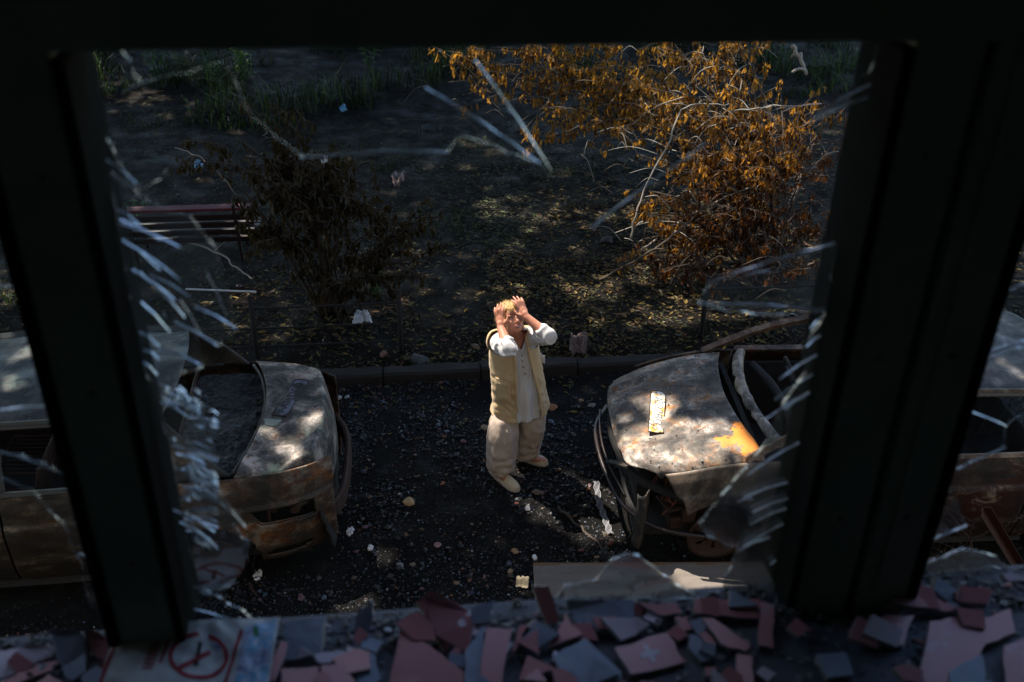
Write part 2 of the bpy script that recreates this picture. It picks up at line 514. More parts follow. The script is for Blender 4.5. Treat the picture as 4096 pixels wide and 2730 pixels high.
M_GLASSD = M_GLASS.copy(); M_GLASSD.name = 'dirty window glass'
for nd in M_GLASSD.node_tree.nodes:
    if nd.type == 'MATH': nd.inputs[1].default_value = 0.45
    if nd.type == 'VALTORGB':
        nd.color_ramp.elements[0].color = (0.10, 0.10, 0.10, 1); nd.color_ramp.elements[1].color = (0.34, 0.34, 0.34, 1)
    if nd.type in ('BSDF_TRANSLUCENT', 'BSDF_DIFFUSE'): nd.inputs[0].default_value = (0.34, 0.29, 0.25, 1)
M_GLASSL = M_GLASS.copy(); M_GLASSL.name = 'hazy window glass'
for nd in M_GLASSL.node_tree.nodes:
    if nd.type == 'MATH': nd.inputs[1].default_value = 0.5
    if nd.type == 'VALTORGB':
        nd.color_ramp.elements[0].color = (0.008, 0.008, 0.008, 1); nd.color_ramp.elements[1].color = (0.05, 0.05, 0.05, 1)
M_GLASSM = M_GLASS.copy(); M_GLASSM.name = 'dusty window glass'
for nd in M_GLASSM.node_tree.nodes:
    if nd.type == 'MATH': nd.inputs[1].default_value = 0.7
    if nd.type == 'VALTORGB':
        nd.color_ramp.elements[0].color = (0.02, 0.02, 0.02, 1); nd.color_ramp.elements[1].color = (0.13, 0.13, 0.13, 1)
    if nd.type in ('BSDF_TRANSLUCENT', 'BSDF_DIFFUSE'): nd.inputs[0].default_value = (0.30, 0.28, 0.26, 1)
FY = 1.0
frame = thing('window_frame', 'dark green window frame holding jagged remains of shattered glass', 'window frame', (0.15, FY, ZS))
FO = (0.15, FY, ZS)
def fpart(name, boxes, mat=M_FRAME, bev=0.004):
    mb = MB(FO)
    for (x0, x1, y0, y1, z0, z1) in boxes:
        mb.box(((x0 + x1) / 2, (y0 + y1) / 2, (z0 + z1) / 2), ((x1 - x0) / 2, (y1 - y0) / 2, (z1 - z0) / 2))
    return mb.build(name, mat, frame, bevel=bev)
fpart('mullion', [(-0.383, -0.312, 0.955, 1.05, ZS - .03, 6.03)])
fpart('glazing_bead', [(-0.3118, -0.300, 0.952, 1.052, ZS + .02, 4.915)], M_FRAME2, 0.002)
fpart('glazing_bead', [(-0.397, -0.3832, 0.952, 1.052, ZS + .02, 4.915)], M_FRAME2, 0.002)
fpart('mullion', [(0.520, 0.596, 0.955, 1.05, ZS - .03, 6.03)])
fpart('mullion', [(0.606, 0.680, 0.95, 1.05, ZS - .03, 6.03)])
fpart('cover_strip', [(0.588, 0.616, 0.975, 1.045, ZS - .03, 6.03), (0.626, 0.634, 0.945, 0.951, ZS + .05, 6.0)])
fpart('glazing_bead', [(0.506, 0.5198, 0.952, 1.052, ZS + .02, 4.915)], M_FRAME2, 0.002)
fpart('glazing_bead', [(0.6802, 0.694, 0.947, 1.052, ZS + .02, 4.915)], M_FRAME2, 0.002)
M_STEEL = plain('frame screw steel', (0.16, 0.16, 0.15), 0.4, metal=0.6)
for (sx, sy) in ((-0.345, .954), (0.558, .954), (0.648, .949)):
    for sz in (4.30, 4.55, 4.80):
        mb = MB(FO); mb.tube([(sx, sy + .004, sz), (sx, sy - .0025, sz)], .0045, 10); mb.build('screw', M_STEEL, frame)
fpart('transom', [(WX0, WX1, 0.952, 1.048, 4.922, 4.972)])
fpart('transom', [(WX0, WX1, 0.93, 1.048, 4.984, 5.09)])
fpart('bottom_rail', [(WX0, WX1, 0.985, 1.022, ZS - .04, ZS + 0.004)], M_SILL)
fpart('side_post', [(WX0, WX0 + .07, 0.955, 1.05, ZS - .03, 6.03)])
fpart('side_post', [(WX1 - .07, WX1, 0.955, 1.05, ZS - .03, 6.03)])
fpart('top_rail', [(WX0, WX1, 0.955, 1.05, 6.0, 6.06)])

def shard(poly, cracks=(), y=1.006, th=0.005, tilt=0.0, gm=None):
    """glass left in the frame: outline in photograph pixels on the glass plane, real thickness, broken edge with a faint painted glint"""
    pts = [aty(px, py, y) for px, py in poly]
    # subtle waviness of the broken outline
    out = []
    rr = random.Random(int(poly[0][0] * 7 + poly[0][1]))
    n = len(pts)
    for i in range(n):
        a, b = pts[i], pts[(i + 1) % n]
        for k in range(4):
            q = a.lerp(b, k / 4)
            if k: q += Vector((rr.uniform(-1, 1), 0, rr.uniform(-1, 1))) * 0.0022
            out.append(q)
    mb = MB(FO)
    mb.prism(out, (0, th, 0), 0, 1)
    o = mb.build('glass_shard', [gm or M_GLASS, M_EDGE2], frame)
    for (x0, y0, x1, y1) in cracks:
        a = aty(x0, y0, y + th * .5); b = aty(x1, y1, y + th * .5)
        cb = MB(FO)
        n = max(2, int((b - a).length / 0.02))
        vs = []
        for i in range(n + 1):
            q = a.lerp(b, i / n) + Vector((0, 0, 0.003 * math.sin(math.pi * i / n) + rr.uniform(-1, 1) * .0004))
            w = (0.0005 + 0.0006 * rr.random()) * (.35 + .65 * math.sin(math.pi * min(1, i / n + .12)) ** .6)
            sl_ = rr.uniform(0.15, 0.75) * th
            vs += [q + Vector((0, -th * .20, -sl_ * .3)), q + Vector((0, th * .20, sl_ * .3)), q + Vector((0, th * .20, sl_ * .3 + w * 1.1)), q + Vector((0, -th * .20, w - sl_ * .3))]
        fs = []
        for i in range(n):
            for k in range(4):
                fs.append((i * 4 + k, i * 4 + (k + 1) % 4, (i + 1) * 4 + (k + 1) % 4, (i + 1) * 4 + k))
        cb.add(vs, fs)
        cb.build('crack', M_EDGE, o)
    return o
rg = random.Random(5)
# top: the sheet still hanging from the transom
shard([(470, 178), (560, 330), (700, 300), (900, 250), (1010, 470), (1210, 634), (1290, 628), (1500, 606), (1790, 612), (1840, 545), (1990, 590), (2160, 655), (2220, 720), (2365, 915), (2520, 790), (2680, 690), (2822, 578), (3060, 455), (3260, 400), (3480, 290), (3540, 130)],
      [(480, 375, 830, 260), (1210, 634, 1790, 610), (1700, 350, 2160, 655), (2365, 915, 2820, 580), (3260, 470, 3500, 330), (3230, 500, 3470, 390), (1900, 240, 2210, 690), (2010, 450, 2050, 452)])
# left edge of the middle opening
shard([(425, 560), (520, 600), (700, 640), (640, 720), (560, 760), (500, 690), (470, 640)], [(425, 640, 545, 735)])
CR = [(470, 840, 560, 905), (480, 880, 640, 960), (485, 900, 720, 990), (490, 960, 640, 1080), (500, 970, 720, 1120), (530, 1080, 600, 1130), (540, 1090, 700, 1200), (560, 1090, 740, 1270), (600, 1100, 760, 1190), (565, 1210, 680, 1330), (650, 1260, 662, 1270), (700, 1290, 870, 1385), (560, 1330, 640, 1390), (575, 1400, 640, 1440), (640, 1400, 800, 1460), (570, 1450, 630, 1500), (720, 1200, 800, 1330), (780, 1230, 945, 1315), (830, 1100, 905, 1260)]
shard([(440, 690), (560, 790), (640, 830), (760, 870), (850, 980), (880, 1060), (905, 1150), (948, 1312), (870, 1390), (800, 1330), (750, 1290), (800, 1400), (812, 1470), (720, 1500), (600, 1530), (560, 1440), (520, 1200), (470, 900)], CR, gm=M_GLASSL)
CR = []
for k in range(105):                                 # stacked fractures beside the mullion
    y_ = 1545 + 660 * rg.random() ** 1.15
    xb = 355 + 0.191 * (y_ - 179) + 14
    xr = 800 if y_ < 1640 else 872
    x0 = xb + (xr - xb - 30) * rg.random() ** 1.2
    if y_ > 2060 and rg.random() < .45: continue
    ln = min(rg.choice((8, 30, 50, 75, 110, 150, 200)) * rg.uniform(.7, 1.3), xr - x0)
    CR.append((x0, y_, x0 + ln, y_ + ln * (.30 + .22 * math.sin(y_ * .021) + rg.uniform(-.09, .09))))
shard([(612, 1545), (700, 1560), (790, 1610), (825, 1650), (845, 1700), (855, 1800), (872, 1850), (868, 1960), (905, 2010), (985, 2108), (930, 2100), (960, 2140), (1000, 2175), (985, 2250), (940, 2330), (850, 2385), (800, 2370), (772, 2300), (700, 1900)], gm=M_GLASSM, cracks=CR + [(880, 2010, 985, 2110), (690, 2040, 860, 2130), (720, 2090, 840, 2160)])
shard([(780, 2380), (860, 2385), (960, 2440), (1020, 2490), (800, 2500)], [(775, 2350, 845, 2375), (775, 2440, 960, 2495)])
# right edge of the middle opening
shard([(2795, 1215), (2850, 1128), (2960, 1115), (3100, 1078), (3230, 1020), (3345, 965), (3320, 1240), (3200, 1258), (3050, 1262), (2900, 1245)], gm=M_GLASSL, cracks=[(2840, 1130, 3340, 975), (2795, 1215, 3320, 1245)])
CR = [(3240, 1320, 3290, 1270), (3225, 1390, 3290, 1340), (3120, 1520, 3270, 1420), (3100, 1600, 3250, 1500), (3060, 1680, 3240, 1570), (2990, 1900, 3200, 1770), (2950, 2010, 3010, 1995), (3010, 2050, 3170, 1990), (2970, 2190, 3170, 2080), (2960, 2200, 3080, 2150), (3080, 2260, 3120, 2240), (3000, 2100, 3160, 2030), (2980, 1990, 3150, 1930), (3140, 1640, 3220, 1590)]
shard([(3305, 1255), (3215, 1410), (3225, 1490), (3130, 1620), (3080, 1760), (2960, 1900), (2870, 2010), (2795, 2100), (2830, 2150), (2960, 2200), (2915, 2290), (2885, 2380), (3100, 2390), (3170, 1980)], CR, gm=M_GLASSM)
shard([(2215, 2400), (2260, 2345), (2380, 2328), (2440, 2250), (2500, 2222), (2560, 2228), (2640, 2290), (2700, 2340), (2800, 2400)], [], y=0.988, gm=M_GLASSD)
# right outer opening
shard([(3905, 1212), (4010, 1175), (4200, 1105), (4200, 1340), (4096, 1368), (3990, 1400), (3905, 1432), (3840, 1475), (3855, 1360), (3880, 1280)], [(3905, 1212, 4180, 1115), (3850, 1465, 4180, 1345), (3860, 1300, 3910, 1302)], y=1.012)
shard([(3835, 1480), (3990, 1420), (4140, 1380), (4140, 1640), (4028, 1700), (4024, 1790), (3930, 1835), (3830, 1880), (3720, 1945), (3780, 1620)], [(3780, 1620, 4028, 1706), (3830, 1880, 4024, 1792), (3690, 1930, 3780, 1880)], y=1.012)
shard([(3715, 1960), (3800, 1930), (3850, 2070), (3870, 2105), (3760, 2150), (3600, 2225), (3640, 2130)], [(3600, 2225, 3868, 2105)], y=1.012)
shard([(3575, 2330), (3700, 2260), (3850, 2200), (3990, 2230), (4050, 2290), (3990, 2340), (3700, 2400)], [(3940, 2265, 4010, 2280), (3600, 2300, 3640, 2305)], y=1.012, gm=M_GLASSD)
# left outer opening
shard([(-40, 880), (20, 930), (90, 990), (140, 1060), (150, 1140), (60, 1120), (-40, 1100)], [(0, 915, 140, 1030)], y=1.012)
shard([(-60, 1140), (60, 1150), (180, 1160), (225, 1400), (290, 1620), (0, 1650), (-60, 1640)], [(0, 1150, 185, 1162), (0, 1640, 285, 1628)], y=1.012)
shard([(-60, 1800), (60, 1820), (160, 1850), (260, 1905), (340, 1950), (370, 2080), (310, 2240), (250, 2100), (120, 1960), (-60, 1900)], [(0, 1808, 250, 1895)], y=1.012)
shard([(310, 2215), (380, 2265), (475, 2310), (500, 2480), (420, 2480), (360, 2420)], [(312, 2218, 345, 2238), (350, 2255, 472, 2308), (385, 2378, 486, 2378), (430, 2430, 488, 2460)], y=1.012)

# ---------------------------------------------------------------- shards lying on the sill
t = NT('pink wall tile')
_k = t.noise(30, 5, 0.7)
_c = t.mix(_k, (0.35, 0.14, 0.16), (0.47, 0.21, 0.23))
_c = t.mix(t.ramp(t.noise(7, 7, 0.75), [(0.60, 0.0), (0.68, 1.0)]), _c, (0.11, 0.10, 0.30))
_c = t.mix(t.ramp(t.noise(12, 6, 0.75, t.coord((1, 1, 1), 'Object', (4, 4, 4))), [(0.60, 0.0), (0.72, 1.0)]), _c, (0.38, 0.33, 0.40))
M_TPINK = t.set(_c, 0.35, 0, 0.5)
t = NT('plain pink tile')
M_TPINK2 = t.set(t.mix(t.noise(25, 5, 0.7), (0.37, 0.145, 0.16), (0.50, 0.225, 0.24)), 0.3, 0, 0.5)
t = NT('slate grey tile back')
_c = t.mix(t.noise(14, 6, 0.7), (0.15, 0.185, 0.26), (0.28, 0.325, 0.42))
_c = t.mix(t.ramp(t.noise(40, 5, 0.8), [(0.55, 0.0), (0.75, 1.0)]), _c, (0.30, 0.31, 0.34))
t.bump(t.noise(80, 3, 0.6), 0.3, 0.004)
M_TGREY = t.set(_c, 0.7, 0, 0.4)
M_TPALE = plain('pale lilac tile', (0.48, 0.42, 0.50), 0.35, var=0.2, scale=30)
M_TSIDE = plain('tile clay', (0.26, 0.25, 0.25), 0.85, var=0.2, scale=60)
def Z4(p): return [(x / 1.148, 2200 + y / 1.148) for x, y in p]
def Z5(p): return [(2050 + x / 1.15, 2200 + y / 1.15) for x, y in p]
TILES = [
 (Z4([(-30, 470), (150, 435), (245, 450), (240, 490), (60, 570), (-30, 600)]), 'w', 10, 'pale lilac tile shard at the far left end of the sill'),
 (Z4([(-30, 640), (130, 530), (270, 510), (250, 545), (60, 625), (-30, 660)]), 'p', 6, 'long pink tile sliver lying under the pale lilac shard at far left'),
 (Z4([(230, 360), (350, 362), (400, 430), (395, 560), (330, 600), (300, 590), (250, 440)]), 'g', 24, 'tall slate-grey tile shard left of the printed leaflet'),
 (Z4([(385, 368), (450, 375), (515, 430), (500, 510), (450, 500), (395, 430)]), 'p', 30, 'pink tile shard standing beside the left edge of the leaflet'),
 (Z4([(1225, 605), (1290, 420), (1322, 430), (1262, 605)]), 'q', 14, 'narrow pink tile strip along the right edge of the leaflet'),
 (Z4([(1312, 330), (1490, 310), (1480, 520), (1310, 505)]), 'g', 8, 'square grey slab right of the leaflet'),
 (Z4([(1290, 545), (1460, 535), (1470, 640), (1295, 640)]), 'p', 5, 'blue-speckled pink tile below the square grey slab'),
 (Z4([(1475, 530), (1590, 530), (1640, 640), (1485, 640)]), 'p', 7, 'pink tile with a blue print, right neighbour of the speckled one'),
 (Z4([(1636, 300), (1700, 228), (1716, 300), (1680, 400), (1622, 400)]), 'g', 55, 'upright pointed grey shard left of the tall pink triangle'),
 (Z4([(1600, 500), (1700, 412), (1752, 590), (1650, 640)]), 'g', 10, 'grey shard at the left foot of the large pink triangle'),
 (Z4([(1910, 240), (1985, 185), (2155, 285), (2140, 350), (2040, 470), (2000, 395)]), 'q', 32, 'tallest pink shard leaning on the frame with a bright chip on top'),
 (Z4([(1840, 350), (2030, 480), (2130, 560), (2130, 640), (1780, 640)]), 'p', 14, 'large pink triangle with a blue flower print, middle of the sill'),
 (Z4([(2132, 470), (2222, 340), (2226, 640), (2140, 640)]), 'g', 12, 'slim grey shard right of the large pink triangle'),
 (Z4([(2236, 360), (2352, 362), (2300, 640), (2200, 640)]), 'q', 16, 'plain pink plank of tile right of the slim grey shard'),
 (Z4([(2160, 270), (2270, 230), (2252, 330), (2162, 338)]), 'g', 45, 'grey shard leaning behind the plain pink plank'),
 (Z4([(2058, 482), (2140, 356), (2152, 400), (2090, 505)]), 'q', 28, 'slim pink splinter beside the tallest pink shard'),
 (Z4([(1440, 480), (1560, 460), (1610, 480), (1580, 520), (1470, 520)]), 'w', 18, 'small lilac chip above the two speckled tiles'),
 (Z4([(560, 440), (640, 430), (680, 470), (560, 500)]), 'g', 4, 'grey chip poking out under the leaflet'),
 (Z5([(92, 172), (165, 165), (215, 332), (155, 347)]), 'q', 50, 'upright two-tone pink strip next to the grey board outside'),
 (Z5([(-8, 480), (30, 350), (66, 340), (42, 420)]), 'q', 25, 'small pink splinter below the upright two-tone strip'),
 (Z5([(240, 288), (322, 390), (160, 456), (220, 350)]), 'q', 16, 'pink triangle pointing up at the large grey slab'),
 (Z5([(185, 490), (335, 405), (500, 560), (480, 640), (280, 640)]), 'g', 5, 'big smooth grey slab under the small pink triangle'),
 (Z5([(470, 450), (710, 380), (796, 515), (545, 572)]), 'q', 9, 'clean rectangular pink tile with a pale flower in its middle'),
 (Z5([(578, 240), (760, 245), (772, 290), (680, 302)]), 'p', 22, 'flat pink tile piece behind the rectangular tile, near the glass'),
 (Z5([(835, 225), (1140, 225), (1135, 315), (840, 290)]), 'p', 20, 'long mottled pink tile piece left of the double mullion'),
 (Z5([(745, 310), (802, 305), (822, 370), (782, 377)]), 'q', 15, 'little pink square beside the rectangular tile'),
 (Z5([(870, 310), (930, 320), (1086, 430), (1080, 470), (960, 430)]), 'q', 12, 'pink splinter slanting down towards the double mullion'),
 (Z5([(835, 355), (880, 350), (936, 430), (906, 446)]), 'q', 10, 'thin pink splinter parallel to the slanting one'),
 (Z5([(808, 392), (860, 400), (922, 500), (870, 512), (815, 450)]), 'g', 10, 'grey splinter right of the rectangular pink tile'),
 (Z5([(1030, 480), (1106, 490), (1106, 640), (1010, 640)]), 'q', 6, 'upright pink block at the foot of the double mullion'),
 (Z5([(175, 540), (240, 550), (345, 640), (205, 640)]), 'q', 18, 'pink sliver at the lower edge below the smooth grey slab'),
 (Z5([(880, 550), (936, 540), (930, 577), (895, 577)]), 'q', 8, 'tiny pink chip below the grey splinter'),
 (Z5([(1142, 240), (1202, 262), (1202, 450), (1132, 440)]), 'p', 8, 'dim pink tile in the shadow of the double mullion'),
 (Z5([(250, 232), (560, 232), (560, 370), (330, 382), (250, 300)]), 'g', 3, 'broad dark grey slab by the glass, behind the pink triangle'),
 (Z5([(1745, 170), (1900, 195), (2060, 270), (1990, 285), (1760, 245)]), 'q', 22, 'long pink blade of tile right of the double mullion'),
 (Z5([(2030, 190), (2180, 190), (2192, 240), (2130, 265), (2040, 230)]), 'q', 20, 'pink tile piece with a white broken edge at right'),
 (Z5([(1705, 300), (1850, 300), (1800, 440), (1690, 430)]), 'q', 8, 'plain pink square right of the double mullion'),
 (Z5([(1920, 330), (2060, 310), (2150, 320), (2290, 270), (2312, 380), (2180, 430), (2150, 480), (1990, 640), (1850, 640)]), 'p', 10, 'largest pink tile with dark blue prints at the right end'),
 (Z5([(2260, 440), (2380, 400), (2380, 640), (2270, 640)]), 'p', 6, 'pink tile cut by the right edge of the picture'),
 (Z5([(2010, 560), (2160, 480), (2182, 640), (2020, 640)]), 'g', 4, 'grey tile back under the largest pink tile'),
 (Z5([(2255, 108), (2380, 115), (2380, 152), (2280, 142)]), 'w', 35, 'pale shard catching light at the far right of the sill'),
 (Z5([(1705, 236), (1782, 250), (1782, 282), (1710, 277)]), 'q', 12, 'small pink chip touching the foot of the double mullion'),
]
NICK = ['pale lilac shard', 'long pink sliver at far left', 'tall slate-grey shard', 'pink shard left of the leaflet', 'narrow pink strip by the leaflet', 'square grey slab', 'blue-speckled pink tile', 'blue-printed pink tile', 'upright pointed grey shard', 'grey shard below the tallest pink one', 'tallest pink shard', 'large pink triangle', 'slim grey shard', 'plain pink plank', 'grey shard behind the pink plank', 'slim pink splinter', 'small lilac piece', 'grey piece under the leaflet', 'upright two-tone strip', 'pink splinter by the two-tone strip', 'small pink triangle', 'big smooth grey slab', 'rectangular flowered tile', 'flat pink piece by the glass', 'long mottled pink piece', 'little pink square', 'slanting pink splinter', 'thin pink splinter', 'grey splinter', 'upright pink block', 'pink sliver at the lower edge', 'tiny pink piece', 'dim shadowed pink tile', 'broad dark grey slab', 'long pink blade', 'white-edged pink piece', 'plain pink square', 'largest blue-printed pink tile', 'pink tile at the right edge', 'grey tile back at right', 'pale shard at far right', 'pink piece at the mullion foot']
TCEN = []
for i, (poly, kind, tilt, lab) in enumerate(TILES):
    low = max(poly, key=lambda p: p[1])
    z0 = ZS + 0.010 + 0.0009 * (i % 9)
    p0 = atz(low[0], low[1], z0)
    if p0.y > 0.955: p0 = aty(low[0], low[1], 0.955)
    a = rad(tilt)
    nrm = Vector((0.10 * math.sin(i * 2.1), -math.sin(a), math.cos(a))).normalized()
    pts = []
    for (px, py) in poly:
        d = ray(px, py)
        q = CAM + d * ((p0 - CAM).dot(nrm) / d.dot(nrm))
        if q.y > 0.978: q = CAM + d * ((0.978 - CAM.y) / d.y)
        pts.append(q)
    rr = random.Random(i)
    out = []
    for k in range(len(pts)):
        a_, b_ = pts[k], pts[(k + 1) % len(pts)]
        for f in (0, .33, .66):
            q = a_.lerp(b_, f)
            if f: q = q + (b_ - a_).cross(nrm).normalized() * rr.uniform(-.0022, .0022)
            out.append(q)
    mb = MB(p0)
    mb.prism(out, nrm * -0.0105, 0, 1)
    top = {'p': M_TPINK, 'q': M_TPINK2, 'g': M_TGREY, 'w': M_TPALE}[kind]
    o = mb.build('tile_shard', [top, M_TSIDE], bevel=0.0012)
    tag(o, lab, 'tile shard', 'broken tiles on the sill')
    TCEN.append(sum(pts, Vector()) / len(pts))
    if 'pale flower' in lab:
        c = sum(pts, Vector()) / len(pts) + nrm * 0.0008
        ux = (pts[1] - pts[0]).normalized(); uy = nrm.cross(ux)
        fb = MB(p0)
        vs = []
        for k in range(24):
            r_ = 0.010 + 0.0045 * math.cos(k / 24 * 2 * math.pi * 4)
            vs.append(c + ux * math.cos(k / 24 * 2 * math.pi) * r_ + uy * math.sin(k / 24 * 2 * math.pi) * r_)
        fb.add(vs, [tuple(range(24))])
        fb.build('flower_print', M_TPALE, o)
# small chips nobody could tell apart, filling the gaps
rr = random.Random(71)
seen_chips = set()
for k in range(420):
    x = rr.uniform(-0.62, 0.98)
    if 0.50 < x < 0.70 and rr.random() < .6: continue
    y = rr.uniform(0.82, 0.975)
    r = rr.uniform(.010, .026)
    n = rr.choice((3, 4, 4, 5))
    a0 = rr.uniform(0, 6.28)
    tz = rr.uniform(0, .7) * (1 if y < .93 else 1.6)
    ta = rr.uniform(0, 6.28)
    nrm = Vector((math.cos(ta) * .25 * tz, -math.sin(min(1.0, tz)), 1)).normalized()
    e1 = nrm.cross(Vector((0.3, 1, 0))).normalized(); e2 = nrm.cross(e1)
    c = Vector((x, y, ZS + .010 + r * math.sin(min(1, tz)) * .8 + rr.random() * .012))
    pts = [c + e1 * math.cos(a0 + 6.283 * i / n + rr.uniform(-.35, .35)) * r * rr.uniform(.7, 1.5) + e2 * math.sin(a0 + 6.283 * i / n) * r * rr.uniform(.6, 1.1) for i in range(n)]
    if any(inpoly(*proj(c), [(x_ + (x_ > sum(q_[0] for q_ in TILES[t_][0]) / len(TILES[t_][0])) * 24 - 12, y_) for x_, y_ in TILES[t_][0]]) for t_ in (10, 11, 22, 37)): continue
    if inpoly(*proj(c), Z4([(500, 300), (1300, 280), (1240, 700), (420, 700)])): continue
    mb = MB(c); mb.prism(pts, nrm * -.0095, 0, 1)
    pink = rr.random() < .45
    near = min(range(len(TCEN)), key=lambda i: (TCEN[i] - c).length)
    if (pink, near) in seen_chips: continue
    seen_chips.add((pink, near))
    o = mb.build('tile_chip', [rr.choice((M_TPINK, M_TPINK2)) if pink else rr.choice((M_TGREY, M_TGREY, M_TPALE)), M_TSIDE], bevel=.0008)
    tag(o, 'small ' + ('pink' if pink else 'grey') + ' tile chip beside the ' + NICK[near], 'tile chip', 'small tile chips on the sill')
# fine grit between the shards
t = NT('sill grit')
M_GRIT = t.set(t.attr(), 0.6, 0, 0.6)
mb = MB()
rr = random.Random(44)
def chip(mb, c, r, rr, col, flat=0.5):
    vs = []
    n = 5
    a0 = rr.uniform(0, 6.28)
    tx, ty = rr.uniform(-.5, .5), rr.uniform(-.5, .5)
    for k in range(n):
        a = a0 + 2 * math.pi * k / n + rr.uniform(-.4, .4)
        q = r * rr.uniform(.6, 1.15)
        x, y = math.cos(a) * q, math.sin(a) * q
        vs.append((c[0] + x, c[1] + y, c[2] + (x * tx + y * ty) * .6 + r * flat * .5))
    vs.append((c[0] + rr.uniform(-.3, .3) * r, c[1] + rr.uniform(-.3, .3) * r, c[2] + r * flat * rr.uniform(.8, 1.4)))
    base = len(vs)
    for k in range(n):
        vs.append((vs[k][0] * .3 + c[0] * .7 + (vs[k][0] - c[0]) * .5, vs[k][1] * .3 + c[1] * .7 + (vs[k][1] - c[1]) * .5, c[2] - r * flat * .6))
    fs = [(k, (k + 1) % n, 5) for k in range(n)] + [(k, base + k, base + (k + 1) % n, (k + 1) % n) for k in range(n)]
    mb.add(vs, fs, 0, col)
GC = [(0.07, 0.075, 0.085), (0.12, 0.13, 0.15), (0.20, 0.21, 0.24), (0.04, 0.04, 0.043), (0.25, 0.10, 0.10), (0.30, 0.32, 0.37)]
for k in range(1300):
    x = rr.uniform(-0.75, 1.05); y = rr.uniform(0.80, 0.985)
    r = rr.choice([.0015, .002, .003, .004, .006]) * rr.uniform(.7, 1.3)
    z = ZS + 0.002 + (0.02 * sstep(.93, .98, y) * rr.random())
    chip(mb, (x, y, z), r, rr, rr.choice(GC))
tag(mb.build('sill_grit', M_GRIT), 'fine grey grit and crumbs between the tile shards', kind='stuff')
# rubble ridge heaped against the lower rail
mb = MB()
for k in range(2200):
    x = rr.uniform(-0.75, 1.05)
    hh = 0.010 + 0.016 * nz((x, 0, 0), 6.0, 2)
    y = rr.uniform(0.945, 1.014)
    z = ZS + rr.random() * max(.003, hh)
    chip(mb, (x, y, z), rr.uniform(.002, .0062), rr, rr.choice(GC[:2] + GC[3:4] * 2), 0.7)
tag(mb.build('plaster_crumbs', M_GRIT), 'dark plaster crumbs heaped along the lower window rail', kind='stuff')

# leaflet with a no-smoking sign
M_PAPER = plain('leaflet paper', (0.50, 0.50, 0.50), 0.7, var=0.12, scale=20)
M_RED = plain('leaflet red print', (0.30, 0.018, 0.028), 0.7, var=0.15, scale=40, bump=0)
M_BLACK = plain('leaflet black print', (0.02, 0.02, 0.025), 0.7, var=0.1, scale=40, bump=0)
t = NT('leaflet picture print')
_c = t.ramp(t.noise(38, 4, 0.7), [(0.32, (0.05, 0.07, 0.24)), (0.45, (0.45, 0.48, 0.62)), (0.55, (0.10, 0.35, 0.55)), (0.62, (0.5, 0.5, 0.6)), (0.72, (0.42, 0.25, 0.35))])
M_PRINT = t.set(_c, 0.6)
M_GREENP = plain('leaflet green print', (0.03, 0.22, 0.06), 0.7, bump=0)
fl = thing('leaflet', 'crumpled white leaflet with red no-smoking ring below the left mullion', 'leaflet', atz(760, 2690, ZS))
FLO = fl.location.copy()
fa = rad(17)
fn_ = Vector((0, -math.sin(fa), math.cos(fa)))
fp0 = atz(760, 2730, ZS + 0.026)
def on_leaf(px, py, lift=0.0):
    d = ray(px, py)
    q = CAM + d * ((fp0 - CAM).dot(fn_) / d.dot(fn_))
    w = 0.0045 * nz((q.x, q.y, 0), 22, 4) + 0.003 * nz((q.x, q.y, 0), 60, 6)
    return q + fn_ * (w + lift)
def leafquad(c4, nu, nv, mat, name, lift, par=fl):
    (a, b, c, d) = c4
    mb = MB(FLO)
    def fn(u, v):
        x = lerp(lerp(a[0], b[0], u), lerp(d[0], c[0], u), v); y = lerp(lerp(a[1], b[1], u), lerp(d[1], c[1], u), v)
        return on_leaf(x, y, lift)
    mb.grid(nu, nv, fn)
    return mb.build(name, mat, par, smooth=True)
sheet = leafquad(Z4([(535, 345), (1285, 305), (1225, 680), (440, 680)]), 70, 40, M_PAPER, 'sheet', 0)
def strip(px, w, mat, name):
    pts = Z4(px)
    mb = MB(FLO)
    vs = []
    for i, p in enumerate(pts):
        a = pts[max(0, i - 1)]; b = pts[min(len(pts) - 1, i + 1)]
        dx, dy = b[0] - a[0], b[1] - a[1]
        L = math.hypot(dx, dy) or 1
        vs += [on_leaf(p[0] - dy / L * w, p[1] + dx / L * w, 0.0009), on_leaf(p[0] + dy / L * w, p[1] - dx / L * w, 0.0009)]
    mb.add(vs, [(2 * i, 2 * i + 1, 2 * i + 3, 2 * i + 2) for i in range(len(pts) - 1)])
    mb.build(name, mat, fl, smooth=True)
strip([(912 + 128 * math.cos(a), 490 + 98 * math.sin(a)) for a in np.linspace(-1.2, 4.75, 60)], 8.5, M_RED, 'printed_ring')
strip([(lerp(815, 965, f), lerp(555, 468, f)) for f in np.linspace(0, 1, 14)], 9, M_RED, 'printed_slash')
strip([(lerp(900, 922, f), lerp(535, 425, f)) for f in np.linspace(0, 1, 10)], 8, M_BLACK, 'printed_cigarette')
strip([(lerp(1110, 1025, f), lerp(368, 640, f)) for f in np.linspace(0, 1, 22)], 7, M_RED, 'printed_line')
strip([(lerp(805, 735, f), lerp(348, 520, f)) for f in np.linspace(0, 1, 22)], 6, M_RED, 'printed_line')
strip([(lerp(548, 452, f), lerp(395, 640, f)) for f in np.linspace(0, 1, 22)], 6, M_RED, 'printed_line')
for k, (a, b) in enumerate((((722, 405), (672, 555)), ((738, 402), (690, 556)), ((706, 408), (656, 552)))):
    for j in range(7):
        f0, f1 = j / 7 + .02, j / 7 + .11
        strip([(lerp(a[0], b[0], f), lerp(a[1], b[1], f)) for f in (f0, f1)], 5.5, M_RED, 'printed_letter')
leafquad(Z4([(1125, 355), (1272, 312), (1225, 600), (1075, 640)]), 26, 40, M_PRINT, 'printed_picture', 0.0008)
